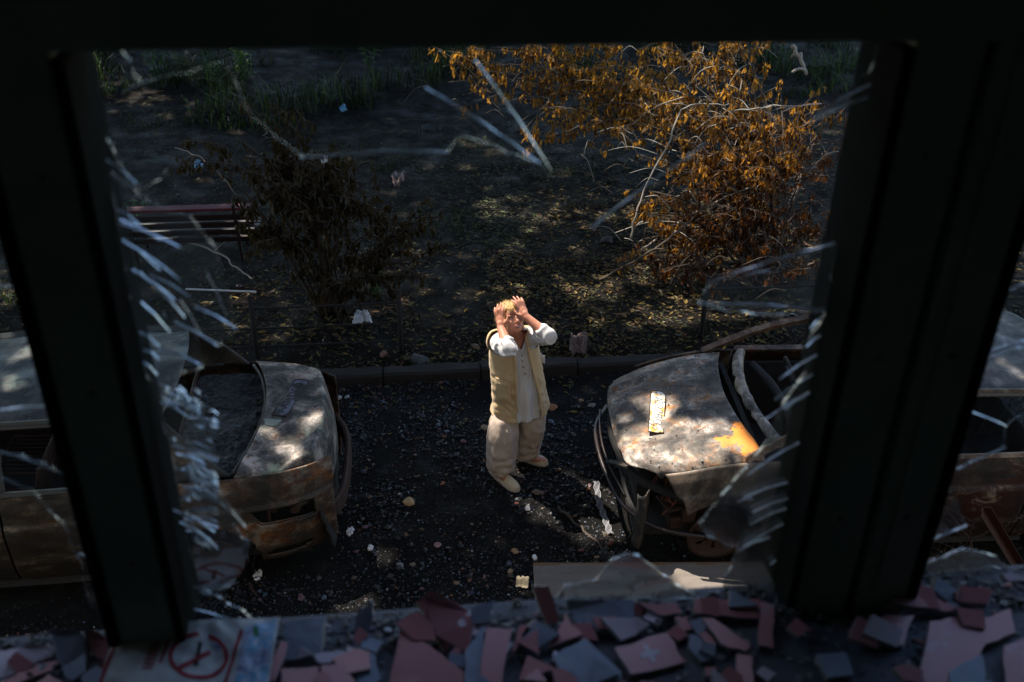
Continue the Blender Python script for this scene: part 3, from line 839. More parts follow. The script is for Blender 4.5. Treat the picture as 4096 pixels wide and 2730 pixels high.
strip([(1172, 352), (1178, 395)], 9, M_GREENP, 'printed_mark')
strip([(985, 430), (1010, 455)], 12, M_PRINT, 'printed_mark')
# ================================================================ burnt cars (local: x forward, y left, z up)
M_SOOT = plain('soot', (0.014, 0.013, 0.013), 0.85, var=0.5, scale=12, bump=0.7, bdist=0.02)
M_RUSTBAR = plain('rusted steel', (0.035, 0.016, 0.010), 0.75, metal=0.2, var=0.5, scale=16, bump=0.4)
t = NT('burnt interior crust')
_a = t.noise(22, 8, 0.75); _b = t.vor(30)
_c = t.ramp(_a, [(0.38, (0.006, 0.006, 0.007)), (0.55, (0.035, 0.038, 0.044)), (0.70, (0.15, 0.16, 0.18))])
t.bump(t.math('ADD', _a, _b), 1.0, 0.03)
M_CRUST = t.set(_c, 0.6, 0.0, 0.5)
M_WIRE = plain('bare copper wire', (0.20, 0.06, 0.03), 0.5, metal=0.5, bump=0)

def hwid(x):
    if x < 0:
        t_ = max(0.0, (-x - 1.15) / 1.0)
        return 0.80 * (1 - 0.34 * t_ ** 3.6)
    t_ = max(0.0, (x - 1.2) / 0.9)
    return 0.80 * (1 - 0.17 * t_ ** 3.0)
def beltz(x):
    return lerp(0.95, 0.93, sstep(-1.5, 0, x)) - 0.19 * sstep(0.95, 2.15, x) ** 1.4 - 0.02 * sstep(-1.7, -2.1, x)
SIDE = [(0.20, -0.085), (0.235, -0.03), (0.40, 0.012), (0.58, 0.026), (0.745, 0.022), (0.775, 0.004), (0.90, -0.012), (1.0, -0.045)]
def side_pt(x, v, s, seed):
    """point on the body side, v 0 sill .. 1 belt; s +1 left, -1 right"""
    zb = beltz(x)
    k = v * 7
    i = min(6, int(k)); f = k - i
    f = f * f * (3 - 2 * f) * .35 + f * .65
    zz = lerp(SIDE[i][0], SIDE[i + 1][0], f); yy = lerp(SIDE[i][1], SIDE[i + 1][1], f)
    z = 0.20 + (zz - 0.20) * (zb - 0.20) / 0.80
    y = hwid(x) + yy
    d = 0.006 * nz((x, s, z), 3.0, seed) + 0.004 * nz((x, s, z), 9.0, seed + 1)
    return Vector((x, s * (y + d), z))
def burnt_car(name, label, loc, rz, P):
    car = thing(name, label, 'car', loc, rz)
    mt = P['mats']; seed = P['seed']
    RX0, RX1, DX, HX = P['roof0'], P['roof1'], P['deck'], P['hood0']
    WHX = (1.36, -1.28)
    def arch(x, z):
        for w in WHX:
            if (x - w) ** 2 + (z - 0.27) ** 2 < 0.335 ** 2: return w
        return None
    def panel(nm, x0, x1, s, mat, nu, hole=None, front_slant=0.0, lab=None):
        mb = MB()
        nv = 26 if nu < 60 else 64
        def fn(u, v):
            x = lerp(x0, x1, u)
            x += front_slant * (v - 0.75) * u if front_slant else 0
            p = side_pt(x, v, s, seed)
            w = arch(p.x, p.z)
            if w is not None:
                r = math.hypot(p.x - w, p.z - 0.27)
                if r > 0.27:
                    k = 0.335 / r
                    p.x = w + (p.x - w) * k; p.z = 0.27 + (p.z - 0.27) * k
            return p
        def skip(u, v):
            x = lerp(x0, x1, u)
            x += front_slant * (v - 0.75) * u if front_slant else 0
            p = side_pt(x, v, s, seed)
            for w in WHX:
                if math.hypot(p.x - w, p.z - 0.27) < 0.318: return True
            return bool(hole and hole(p.x, p.z, s))
        mb.grid(nu, nv, fn, skip=skip)
        o = mb.build(nm, mat, car, smooth=True, solid=0.012)
        if s < 0: o.modifiers[0].offset = 1
        if lab: o['label'] = lab
        return o
    doors = []
    for s in (1, -1):
        panel('front_fender', P.get('fend0', 0.97), P.get('fend1', 2.02), s, mt['fender'], 40, P.get('fend_hole'), P.get('fend_slant', 0))
        d = panel('front_door', 0.02, 0.955, s, mt['door'], 30); doors.append(d)
        mb = MB(); hx = 0.14
        hp = side_pt(hx, 0.80, s, seed)
        mb.box(hp + Vector((0, 0.004 * s, 0)), (0.055, 0.012, 0.014)); mb.build('door_handle', M_SOOT, d, bevel=0.006)
        d = panel('rear_door', -0.83, 0.005, s, mt['door2'], 30)
        mb = MB(); hp = side_pt(-0.68, 0.80, s, seed)
        mb.box(hp + Vector((0, 0.004 * s, 0)), (0.055, 0.012, 0.014)); mb.build('door_handle', M_SOOT, d, bevel=0.006)
        panel('rear_quarter_panel', -2.13, -0.845, s, mt['quarter'], 150, P.get('quarter_hole'))
        # pillars and window frames
        def col(nm, pts, w, h, mat):
            mb = MB(); q = catmull([Vector((p[0], p[1] * s, p[2])) for p in pts], 5)
            for a, b in zip(q[:-1], q[1:]): mb.bar(a, b + (b - a) * .15, w, h, (0, -.45 * s, 1))
            mb.build(nm, mat, car, smooth=False)
        yb = hwid(0) - 0.05
        col('front_pillar', [(HX + 0.02, hwid(1.1) - 0.06, beltz(HX) + 0.01), ((HX + RX1) / 2, 0.68, 1.19), (RX1 - 0.05, 0.585, 1.365)], 0.05, 0.045, mt['pillar'])
        col('roof_rail', [(RX1 - 0.05, 0.59, 1.365), ((RX0 + RX1) / 2, 0.605, 1.385), (RX0, 0.585, 1.365)], 0.05, 0.05, mt['pillar'])
        mb = MB()
        def sail(u, v, s=s):
            top = Vector((lerp(RX0 + .10, RX0 - .03, u), 0.60, 1.368)); bot = Vector((lerp(DX + .60, DX + .14, u), lerp(.755, .715, u), lerp(.95, .965, u)))
            p = top.lerp(bot, v); p.y += .035 * math.sin(v * math.pi); p.x -= .02 * math.sin(v * math.pi)
            return (p.x, p.y * s, p.z)
        mb.grid(8, 16, sail)
        mb.build('rear_pillar', mt['sail'], car, smooth=True, solid=.02)
        col('centre_pillar', [(0.012, yb, 0.90), (0.0, 0.70, 1.16), (-0.02, 0.605, 1.36)], 0.085, 0.035, mt['pillar'])
        col('window_rail', [(0.95, yb + .005, 0.945), (0.0, yb + .01, 0.945), (-0.85, yb - .0, 0.955), (-1.25, yb - .03, 0.97)], 0.045, 0.03, mt['pillar'])
        col('door_sill', [(1.02, 0.70, 0.185), (0, 0.715, 0.18), (-0.93, 0.70, 0.185)], 0.10, 0.09, M_SOOT)
        # drip rail along the roof
        col('drip_rail', [(RX1 - 0.02, 0.625, 1.372), ((RX0 + RX1) / 2, 0.642, 1.392), (RX0 + 0.02, 0.622, 1.37)], 0.02, 0.014, mt['drip'])
    # roof
    mb = MB()
    def roof(u, v):
        x = lerp(RX0 - 0.02, RX1 + 0.02, u); yv = lerp(-1, 1, v)
        bow = 0.05 * (1 - yv * yv)
        x += (0.07 * (1 - yv * yv)) * (1 if u > 0.5 else -1) * abs(u - 0.5) * 2
        z = 1.372 + bow + 0.022 * math.sin(math.pi * u) - 0.015 * sstep(.92, 1, abs(yv))
        z += 0.012 * nz((x, yv, 0), 2.6, seed) + 0.006 * nz((x, yv, 0), 7, seed) - P.get('roof_dent', 0) * math.exp(-((x + .2) ** 2 + (yv * .6) ** 2) * 6)
        return (x, yv * 0.60, z)
    mb.grid(48, 40, roof)
    roof_o = mb.build('roof', mt['roof'], car, smooth=True, solid=0.012)
    # hood
    mb = MB()
    HF = 2.07
    def hood(u, v):
        yv = lerp(-1, 1, v)
        xr = HX - 0.13 + 0.14 * (1 - yv * yv) ; xf = HF - 0.09 * abs(yv) ** 2.6 - 0.13 * sstep(.84, 1.0, abs(yv)) ** 1.5
        if P.get('hood_cut') and yv > 0.70: xf -= 0.05 * sstep(0.70, 1.0, yv)
        x = lerp(xr, xf, u)
        w = hwid(x) - 0.055
        y = yv * w
        z = beltz(x) + 0.035 * (1 - yv ** 4) + 0.035 * (1 - yv * yv) - 0.035 * u ** 5
        z += 0.024 * math.exp(-((abs(yv) - .74 + .12 * u) / .07) ** 2) * (0.3 + 0.7 * u) - 0.05 * sstep(.93, 1, abs(yv))
        if P.get('hood_cut'): z += 0.06 * sstep(.75, 1, yv) * sstep(.72, 1, u) + .012 * nz((x, y, 0), 5, 3) * sstep(.6, 1, u)
        z += 0.009 * nz((x, y, 0), 2.3, seed + 4) + 0.004 * nz((x, y, 0), 8, seed + 5)
        if u > .965: z -= 0.03
        return (x, y, z + 0.01)
    mb.grid(52, 52, hood)
    hood_o = mb.build('hood', mt['hood'], car, smooth=True, solid=0.012)
    # boot lid with its rear face
    mb = MB()
    def deck(u, v):
        yv = lerp(-1, 1, v)
        plan = 0.08 * yv * yv + 0.16 * sstep(.78, 1, abs(yv)) ** 1.3
        ex = 0.0
        if u < 0.62:
            k = u / 0.62
            x = lerp(DX + 0.10 - 0.15 * (1 - yv * yv), -2.06 + plan, k)
            z = beltz(x) + 0.035 - 0.015 * k + 0.03 * (1 - yv * yv) + 0.012 * sstep(.8, 1, k)
        else:
            k = (u - 0.62) / 0.38
            x = -2.06 + plan - 0.055 * math.sin(k * math.pi * .55) - 0.02 * (1 - yv * yv) * k
            z = beltz(-2.0) + 0.032 + 0.03 * (1 - yv * yv) - 0.40 * k ** 1.15
            ex = -0.045 * k * k
        y = yv * (hwid(max(-1.90, x)) - 0.045 + ex)
        z -= 0.035 * sstep(.88, 1, abs(yv))
        z += 0.006 * nz((x, y, z), 4, seed + 7)
        return (x, y, z)
    mb.grid(46, 46, deck)
    deck_o = mb.build('trunk_lid', mt['trunk'], car, smooth=True, solid=0.012)
    # window surround between roof and boot, floor, inner tub
    mb = MB()
    mb.box((0.0, 0, 0.22), (1.95, 0.66, 0.03))
    for s in (1, -1): mb.box((0.0, s * 0.70, 0.55), (0.95, 0.012, 0.30))
    mb.box((-1.98, 0, 0.45), (0.02, 0.60, 0.18)); mb.box((1.08, 0, 0.55), (0.02, 0.66, 0.32)); mb.box((-1.08, 0, 0.50), (0.02, 0.64, 0.30))
    mb.build('floor_pan', M_SOOT, car)
    mb = MB()
    def shelf(u, v):
        y = lerp(-0.66, 0.66, v); x = lerp(DX + 0.08 - 0.15 * (1 - (y / .7) ** 2), -1.02, u)
        z = 0.91 + 0.018 * nz((x, y, 0), 5, seed) + 0.010 * nz((x, y, 0), 13, seed + 2) + 0.006 * nz((x, y, 0), 26, seed + 2) - 0.05 * sstep(.85, 1, u)
        return (x, y, z)
    mb.grid(70, 90, shelf, skip=lambda u, v: (0.60 < u < 0.74 and 0.36 < v < 0.44) or (0.10 < u < 0.16 and int(v * 14) % 2 == 0 and 0.2 < v < 0.8))
    ps = mb.build('parcel_shelf', M_CRUST, car, smooth=True, solid=0.01)
    mb = MB(); rk = random.Random(int(seed))
    for k in range(700):
        u, v = rk.random(), rk.random()
        if nz((u * 3, v * 6, 0), 1.5, 2) < -.12: continue
        p = shelf(u, v); r_ = rk.uniform(.004, .016)
        mb.ball((p[0], p[1], p[2] + .002), (r_ * rk.uniform(.8, 1.6), r_, r_ * .55), 6, 4)
    tag(mb.build('melted_crumbs', M_CRUST, ps, smooth=True), kind='stuff')
    mb = MB()
    mb.tube(catmull([(DX + 0.11, -0.70, 0.955), (DX + .01, -0.4, 0.992), (DX - 0.045, 0, 1.005), (DX + 0.01, 0.4, 0.992), (DX + 0.11, 0.70, 0.955)], 8), 0.014, 6)
    mb.build('window_seal', mt['drip'], car, smooth=True)
    # dashboard beam and cowl
    mb = MB()
    def cowl(u, v):
        yv = lerp(-1, 1, u)
        x = HX - 0.27 + 0.13 * (1 - yv * yv) + 0.06 * (v - .5)
        z = 0.95 + 0.04 * (1 - yv * yv) + 0.03 * math.sin(v * math.pi) + 0.02 * nz((x, yv, v), 9, seed)
        return (x, yv * 0.66, z)
    mb.grid(46, 6, cowl)
    mb.build('cowl', mt['cowl'], car, smooth=True, solid=0.02)
    mb = MB()
    mb.tube(catmull([(HX - .38, -.64, .86), (HX - .45, -.2, .90), (HX - .45, .3, .88), (HX - .36, .64, .86)], 6), 0.035, 8)
    mb.build('dashboard_beam', M_SOOT, car, smooth=True)
    mb = MB()
    cs = [(HX - .62 + .06 * math.sin(a), -.34 + .17 * math.cos(a), 0.92 + .16 * math.sin(a)) for a in np.linspace(0, 2 * math.pi, 25)]
    mb.tube(cs, 0.012, 6, cap=False); mb.bar((HX - .62, -.51, .92), (HX - .62, -.17, .92), .02, .02)
    mb.build('steering_wheel', M_SOOT, car, smooth=True)
    for sx, sy in ((0.15, 0.34), (0.15, -0.34), (-0.72, 0.0)):
        mb = MB(); w = 0.24 if sy else 0.56
        fr_ = [(sx + .25, sy - w, .48), (sx - .2, sy - w, .46), (sx - .36, sy - w, 1.0), (sx - .36, sy + w, 1.0), (sx - .2, sy + w, .46), (sx + .25, sy + w, .48), (sx + .25, sy - w, .48)]
        mb.tube(fr_, 0.013, 6)
        for k in range(9):
            yy = sy - w + 2 * w * (k + .5) / 9
            mb.tube([(sx + .25, yy, .47), (sx - .2, yy, .44), (sx - .35, yy, .95)], 0.005, 4)
        mb.build('seat_frame', M_RUSTBAR, car)
    # engine bay
    mb = MB()
    mb.box((1.55, 0.0, 0.50), (0.34, 0.30, 0.18)); mb.box((1.35, 0.42, 0.55), (0.14, 0.12, 0.16)); mb.box((1.85, -.1, .42), (.05, .5, .2))
    for k in range(5): mb.tube([(1.3 + .1 * k, -.3, .68), (1.45 + .06 * k, 0, .74), (1.7, .25 - .05 * k, .62)], .022, 6)
    mb.build('engine', M_SOOT, car, bevel=0.02)
    mb = MB()
    q = catmull([(1.60, 0.70, 0.55), (1.92, 0.56, 0.63), (2.05, 0.2, 0.66), (2.05, -0.2, 0.66), (1.92, -0.56, 0.63), (1.60, -0.70, 0.55)], 6)
    for a, b in zip(q[:-1], q[1:]): mb.bar(a, b, 0.03, 0.05)
    mb.build('radiator_support', M_SOOT, car)
    # wheels on bare rims
    for wx in WHX:
        for s in (1, -1):
            mb = MB()
            w0 = Vector((wx, s * 0.66, 0.215))
            prof = [(0.205, -.085), (0.205, -.07), (0.185, -.06), (0.18, .05), (0.205, .07), (0.205, .085), (0.175, .07), (0.15, .02), (0.06, .045), (0.0, .05)]
            n = 28
            vs = [w0 + Vector((math.cos(2 * math.pi * k / n) * r, s * h, math.sin(2 * math.pi * k / n) * r)) for (r, h) in prof for k in range(n)]
            fs = [(j * n + k, j * n + (k + 1) % n, (j + 1) * n + (k + 1) % n, (j + 1) * n + k) for j in range(len(prof) - 1) for k in range(n) if not (j == 7 and k % 4 == 0)]
            mb.add(vs, fs)
            wo = mb.build('wheel', M_RUSTBAR, car, smooth=True)
            mb = MB()
            for k in range(26):                     # ash ring and wire of the burnt tyre
                a = rg.uniform(0, 6.28); rr_ = rg.uniform(.20, .27)
                mb.tube([(wx + math.cos(a + f) * rr_, s * (0.66 + rg.uniform(-.08, .08)), max(.02, 0.215 + math.sin(a + f) * rr_)) for f in (0, .3, .6, .9)], .004, 4)
            mb.build('tyre_wire', M_SOOT, wo)
    return car, dict(hood=hood, deck=deck, roof=roof)

# ---- left car: seen from its tail
ML = dict(
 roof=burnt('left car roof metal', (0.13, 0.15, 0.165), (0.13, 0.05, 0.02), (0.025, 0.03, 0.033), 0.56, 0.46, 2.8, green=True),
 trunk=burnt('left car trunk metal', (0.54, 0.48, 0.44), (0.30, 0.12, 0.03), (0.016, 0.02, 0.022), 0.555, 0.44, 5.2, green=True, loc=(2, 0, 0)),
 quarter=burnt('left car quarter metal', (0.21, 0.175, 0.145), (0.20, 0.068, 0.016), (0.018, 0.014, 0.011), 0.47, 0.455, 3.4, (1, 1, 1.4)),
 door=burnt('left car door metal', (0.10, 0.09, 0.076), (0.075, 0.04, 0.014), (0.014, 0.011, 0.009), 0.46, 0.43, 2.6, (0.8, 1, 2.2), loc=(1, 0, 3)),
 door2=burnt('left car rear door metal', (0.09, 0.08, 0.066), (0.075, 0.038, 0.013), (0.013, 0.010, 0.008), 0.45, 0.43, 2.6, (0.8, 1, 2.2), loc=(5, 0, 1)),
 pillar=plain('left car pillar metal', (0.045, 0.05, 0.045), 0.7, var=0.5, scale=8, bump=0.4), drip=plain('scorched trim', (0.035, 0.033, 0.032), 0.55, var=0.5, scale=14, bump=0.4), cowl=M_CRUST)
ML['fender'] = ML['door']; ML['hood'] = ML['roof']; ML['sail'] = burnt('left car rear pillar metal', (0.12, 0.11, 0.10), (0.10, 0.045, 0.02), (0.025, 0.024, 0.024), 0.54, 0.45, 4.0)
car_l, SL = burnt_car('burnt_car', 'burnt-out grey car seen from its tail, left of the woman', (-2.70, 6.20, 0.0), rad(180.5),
    dict(mats=ML, seed=3.0, roof0=-1.04, roof1=0.42, deck=-1.60, hood0=1.12,
         quarter_hole=lambda x, z, s: (-2.0 < x < -1.52 and 0.595 + 0.10 * (x + 1.6) + .02 * nz((x, 0, 0), 7, 3) + .20 * sstep(-1.66, -1.5, x) < z < 0.70 + 0.02 * nz((x, 3, 0), 9, 1)) or (-1.96 < x < -1.66 and 0.285 < z < 0.33 + .01 * nz((x, 0, 0), 20, 2))))
mb = MB()
q = catmull([(-1.98, 0.62, 0.44), (-2.14, 0.48, 0.45), (-2.20, 0.2, 0.46), (-2.20, -0.3, 0.46), (-2.08, -0.62, 0.47)], 8)
for zo in (-.045, 0, .045): mb.tube([p + Vector((.006 * nz((i * .3, zo, 0), 2), 0, zo)) for i, p in enumerate(q)], .026, 8)
mb.build('bumper_beam', M_RUSTBAR, car_l)
mb = MB()                                             # gutted tail lamp: sockets, bracket and rolled lip of the opening
for (x, z) in ((-1.72, .64), (-1.86, .625)): mb.tube([(x, .62, z), (x - .01, .72, z)], [.035, .03], 12)
mb.bar((-1.70, .755, .56), (-1.70, .765, .72), .02, .012, (0, 1, 0)); mb.bar((-1.98, .60, .66), (-1.55, .74, .70), .02, .02)
mb.build('tail_lamp_remains', M_RUSTBAR, car_l)
mb = MB(); lip = []
for a in np.linspace(0, 1, 24): 
    x = lerp(-1.99, -1.54, a); z = .595 + .10 * (x + 1.6) + .02 * nz((x, 0, 0), 7, 3) + .20 * sstep(-1.66, -1.5, x)
    lip.append(Vector((x, hwid(x) + .014, z)))
mb.tube(lip, .008, 6); mb.build('lamp_opening_lip', ML['quarter'], car_l, smooth=True)
mb = MB(); mb.grid(14, 8, lambda u, v: (lerp(-2.05, -2.12, v) + .02 * nz((u, v, 0), 8, 1), lerp(-.62, .70, u), lerp(.56, .24, v) + .02 * nz((u, v, 2), 6, 1)))
mb.build('rear_panel', M_SOOT, car_l, smooth=True, solid=.01)

# ---- right car: seen from its nose
M_TORN = burnt('torn panel metal', (0.07, 0.07, 0.075), (0.12, 0.06, 0.03), (0.012, 0.012, 0.012), 0.6, 0.42, 6.0)
ORANGE = (0.62, 0.20, 0.02)
MR = dict(
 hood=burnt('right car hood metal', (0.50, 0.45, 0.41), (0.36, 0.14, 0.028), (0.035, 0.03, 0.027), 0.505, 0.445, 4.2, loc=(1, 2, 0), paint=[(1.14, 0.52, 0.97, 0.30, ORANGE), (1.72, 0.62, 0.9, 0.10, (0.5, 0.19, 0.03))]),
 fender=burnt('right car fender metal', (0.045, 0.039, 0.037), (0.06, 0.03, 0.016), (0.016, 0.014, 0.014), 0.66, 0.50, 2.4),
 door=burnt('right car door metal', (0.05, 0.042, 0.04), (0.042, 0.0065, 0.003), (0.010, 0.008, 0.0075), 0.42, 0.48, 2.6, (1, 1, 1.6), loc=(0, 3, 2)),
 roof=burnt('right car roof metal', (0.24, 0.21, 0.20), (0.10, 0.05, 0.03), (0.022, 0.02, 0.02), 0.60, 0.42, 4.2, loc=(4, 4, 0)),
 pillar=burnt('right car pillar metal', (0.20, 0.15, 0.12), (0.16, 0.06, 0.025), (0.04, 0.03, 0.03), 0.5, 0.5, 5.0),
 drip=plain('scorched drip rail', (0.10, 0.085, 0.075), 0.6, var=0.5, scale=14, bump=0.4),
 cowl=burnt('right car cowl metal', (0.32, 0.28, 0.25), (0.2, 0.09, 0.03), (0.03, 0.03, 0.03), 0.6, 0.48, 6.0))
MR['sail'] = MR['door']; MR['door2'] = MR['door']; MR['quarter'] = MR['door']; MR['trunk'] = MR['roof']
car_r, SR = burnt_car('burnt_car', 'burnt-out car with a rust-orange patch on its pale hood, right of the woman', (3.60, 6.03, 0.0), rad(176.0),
    dict(mats=MR, seed=8.0, roof0=-1.15, roof1=0.28, deck=-1.75, hood0=1.20, fend0=0.97, fend1=1.70, fend_slant=0.30, hood_cut=True))
mb = MB()
mb.tube(catmull([(1.45, 0.80, 0.28), (1.78, 0.76, 0.33), (2.02, 0.62, 0.42), (2.13, 0.3, 0.50), (2.16, 0.0, 0.53), (2.13, -0.3, 0.52), (2.0, -0.62, 0.48)], 7), [0.018] * 43, 7)
mb.tube(catmull([(2.02, 0.60, 0.50), (2.12, 0.3, 0.60), (2.14, 0.0, 0.63), (2.10, -0.35, 0.62)], 7), 0.010, 6)
mb.build('bumper_frame', plain('scorched bumper', (0.02, 0.013, 0.013), 0.35, metal=0.2, var=0.4, bump=0.3), car_r, smooth=True)
mb = MB(); mb.bar((2.0, 0.52, 0.72), (2.12, 0.30, 0.60), 0.05, 0.012); mb.build('grille_strut', MR['fender'], car_r)
mb = MB(); mb.grid(10, 14, lambda u, v: (1.86 + .10 * u + .02 * nz((u, v, 0), 5, 1), .66 + .10 * math.sin(u * 2.5) + .015 * nz((u, v, 3), 7, 1), lerp(.62, .14, v)))
mb.build('torn_panel', M_TORN, car_r, smooth=True, solid=.008)
mb = MB()
for k in range(7):
    a = rg.uniform(-.06, .06)
    mb.tube(catmull([(1.72 + a, .56, .70), (1.74 + a * 1.5, .60, .60), (1.70 - a, .63, .50), (1.66 + a * 2, .66 + a, .42)], 4), .003, 4)
mb.build('wire_bundle', M_WIRE, car_r)
mb = MB()
for (x, y, z, h) in ((1.70, .60, .44, (.10, .05, .012)), (1.62, .58, .30, (.09, .08, .05)), (1.74, .5, .52, (.08, .03, .02)), (1.55, .64, .38, (.05, .05, .06))): mb.box((x, y, z), h, Matrix.Rotation(x * 3, 3, 'Z'))
mb.build('headlight_remains', M_RUSTBAR, car_r, bevel=.008)

def text_mesh(s, size, ext=0.0):
    cu = bpy.data.curves.new('txt', 'FONT'); cu.body = s; cu.size = size; cu.extrude = ext
    cu.align_x = 'CENTER'; cu.align_y = 'CENTER'
    o = bpy.data.objects.new('txt', cu); COL.objects.link(o)
    dg = bpy.context.evaluated_depsgraph_get()
    me = bpy.data.meshes.new_from_object(o.evaluated_get(dg))
    bpy.data.objects.remove(o); bpy.data.curves.remove(cu)
    return me
def plate(name, label, car, surf, px0, px1, zguess, txt, tsize, m_face, m_rim, m_txt, bend, squeeze, group, face_up=1):
    """number plate lying on a car body between two photograph points (reading direction px0 -> px1)"""
    a = atz(*px0, zguess); b = atz(*px1, zguess)
    c = (a + b) / 2
    ux = (b - a); ux.z = 0; ux.normalize()
    uy = Vector((0, 0, 1)).cross(ux)
    mw = Matrix.Translation(c) @ Matrix((ux, uy, Vector((0, 0, 1)))).transposed().to_4x4()
    root = thing(name, label, 'number plate', (0, 0, 0), 0, group)
    root.matrix_world = mw
    # height of the metal below, sampled on the car surface
    inv = car.matrix_basis
    pts = [inv @ Vector(surf(u / 30, v / 30)) for u in range(31) for v in range(31)]
    def hz(x, y):
        w = mw @ Vector((x, y, 0))
        best = min(pts, key=lambda p: (p.x - w.x) ** 2 + (p.y - w.y) ** 2)
        return best.z - c.z
    L, W = 0.52, 0.112
    hs = [hz(-L / 2, 0), hz(0, 0), hz(L / 2, 0)]
    base = max(hs[1], (hs[0] + hs[2]) / 2) + 0.010
    sl_ = (hs[2] - hs[0]) / L
    def at(x, y, lift=0.0):
        return Vector((x, y, base + sl_ * x + bend(x, y) + lift))
    mb = MB(); mb.grid(40, 10, lambda u, v: at(lerp(-L / 2, L / 2, u), lerp(-W / 2, W / 2, v)))
    mb.build('plate_sheet', m_face, root, smooth=True, solid=0.0025)
    mb = MB()
    for (x0, y0, x1, y1) in ((-L / 2, -W / 2, L / 2, -W / 2), (-L / 2, W / 2, L / 2, W / 2), (-L / 2, -W / 2, -L / 2, W / 2), (L / 2, -W / 2, L / 2, W / 2)):
        mb.tube([at(lerp(x0, x1, f), lerp(y0, y1, f), .001) for f in np.linspace(0, 1, 14)], .0035, 5)
    mb.build('plate_rim', m_rim, root)
    me = text_mesh(txt, tsize, 0.0)
    bm = bmesh.new(); bm.from_mesh(me)
    bmesh.ops.triangulate(bm, faces=bm.faces)
    bmesh.ops.subdivide_edges(bm, edges=[e for e in bm.edges if e.calc_length() > .03], cuts=2, use_grid_fill=False)
    for v in bm.verts:
        v.co = at(v.co.x * squeeze, v.co.y + .004, .0022)
    bm.to_mesh(me); bm.free()
    me.materials.append(m_txt)
    link_mesh('plate_lettering', me, root)
    return root
t = NT('scorched yellow plate')
_c = t.mix(t.ramp(t.noise(16, 5, 0.6), [(0.42, 0.0), (0.52, 1.0)]), (0.70, 0.33, 0.06), (0.80, 0.76, 0.66))
_c = t.mix(t.ramp(t.noise(11, 6, 0.7, t.coord((1, 1, 1), 'Object', (3, 1, 0))), [(0.56, 0.0), (0.63, 1.0)]), _c, (0.02, 0.02, 0.02))
M_PLY = t.set(_c, 0.5, 0, 0.4)
M_PLT = plain('plate letter grey', (0.12, 0.12, 0.13), 0.5, bump=0)
t = NT('sooted plate')
_c = t.mix(t.ramp(t.noise(9, 6, 0.65), [(0.46, 0.0), (0.56, 1.0)]), (0.15, 0.16, 0.21), (0.018, 0.018, 0.02))
M_PLD = t.set(_c, 0.4, 0.2, 0.5)
plate('number_plate', 'buckled yellow and white number plate on the pale hood', car_r, SR['hood'], (2635, 1545), (2625, 1722), 0.93, 'A597BU', 0.098, M_PLY, M_SOOT, M_PLT,
      lambda x, y: 0.012 * math.cos(x * 11) + 0.010 * sstep(.1, .26, abs(x)) * (1 if x > 0 else .4) - .012 * sstep(.0, .05, abs(y)) * math.sin(x * 14), 1.0, 'loose number plates')
plate('number_plate', 'soot-black number plate lying on the grey trunk lid', car_l, SL['deck'], (1112, 1685), (1215, 1515), 1.0, 'AA8693OO', 0.085, M_PLD, M_RUSTBAR, M_SOOT,
      lambda x, y: 0.002 * math.cos(x * 6), 1.0, 'loose number plates')
# ================================================================ the woman
def bake(mb, voxel, smooth=6, name='tmp'):
    """merge overlapping closed pieces into one continuous surface"""
    o = mb.build(name, M_SOOT)
    md = o.modifiers.new('r', 'REMESH'); md.mode = 'VOXEL'; md.voxel_size = voxel
    if smooth:
        sm = o.modifiers.new('s', 'SMOOTH'); sm.factor = 0.5; sm.iterations = smooth
    dg = bpy.context.evaluated_depsgraph_get()
    me = bpy.data.meshes.new_from_object(o.evaluated_get(dg))
    old = o.data
    bpy.data.objects.remove(o); bpy.data.meshes.remove(old)
    me.materials.clear()
    return me
def capsule(mb, a, b, ra, rb, n=14, flat=None):
    """tapered limb with rounded ends"""
    a = Vector(a); b = Vector(b)
    d = (b - a).normalized()
    pts = []; rs = []
    for k in (0, .35, .7, .92): pts.append(a - d * ra * (1 - k)); rs.append(ra * math.sqrt(max(0.02, 1 - (1 - k) ** 2)))
    pts.append(a); rs.append(ra); 
    for f in (.25, .5, .75): pts.append(a.lerp(b, f)); rs.append(lerp(ra, rb, f))
    pts.append(b); rs.append(rb)
    for k in (.08, .3, .65, 1.0): pts.append(b + d * rb * k); rs.append(rb * math.sqrt(max(0.02, 1 - k * k)))
    mb.tube(pts, rs, n)
def loft(mb, rings, n=40):
    """closed body of elliptical rings: (centre, rx, ry, yaw)"""
    vs = []; fs = []
    for (c, rx, ry, yw) in rings:
        for k in range(n):
            a = 2 * math.pi * k / n
            x, y = math.cos(a) * rx, math.sin(a) * ry
            vs.append(Vector(c) + Vector((x * math.cos(yw) - y * math.sin(yw), x * math.sin(yw) + y * math.cos(yw), 0)))
    for j in range(len(rings) - 1):
        for k in range(n):
            fs.append((j * n + k, j * n + (k + 1) % n, (j + 1) * n + (k + 1) % n, (j + 1) * n + k))
    fs.append(tuple(range(n - 1, -1, -1))); fs.append(tuple((len(rings) - 1) * n + k for k in range(n)))
    mb.add(vs, fs)
WB = Vector((0.86, 6.56, 0.02))
person = thing('person', 'woman in tan vest and white tunic standing with both hands on her head, looking up', 'person', WB)
PW = Matrix.Translation(-WB)
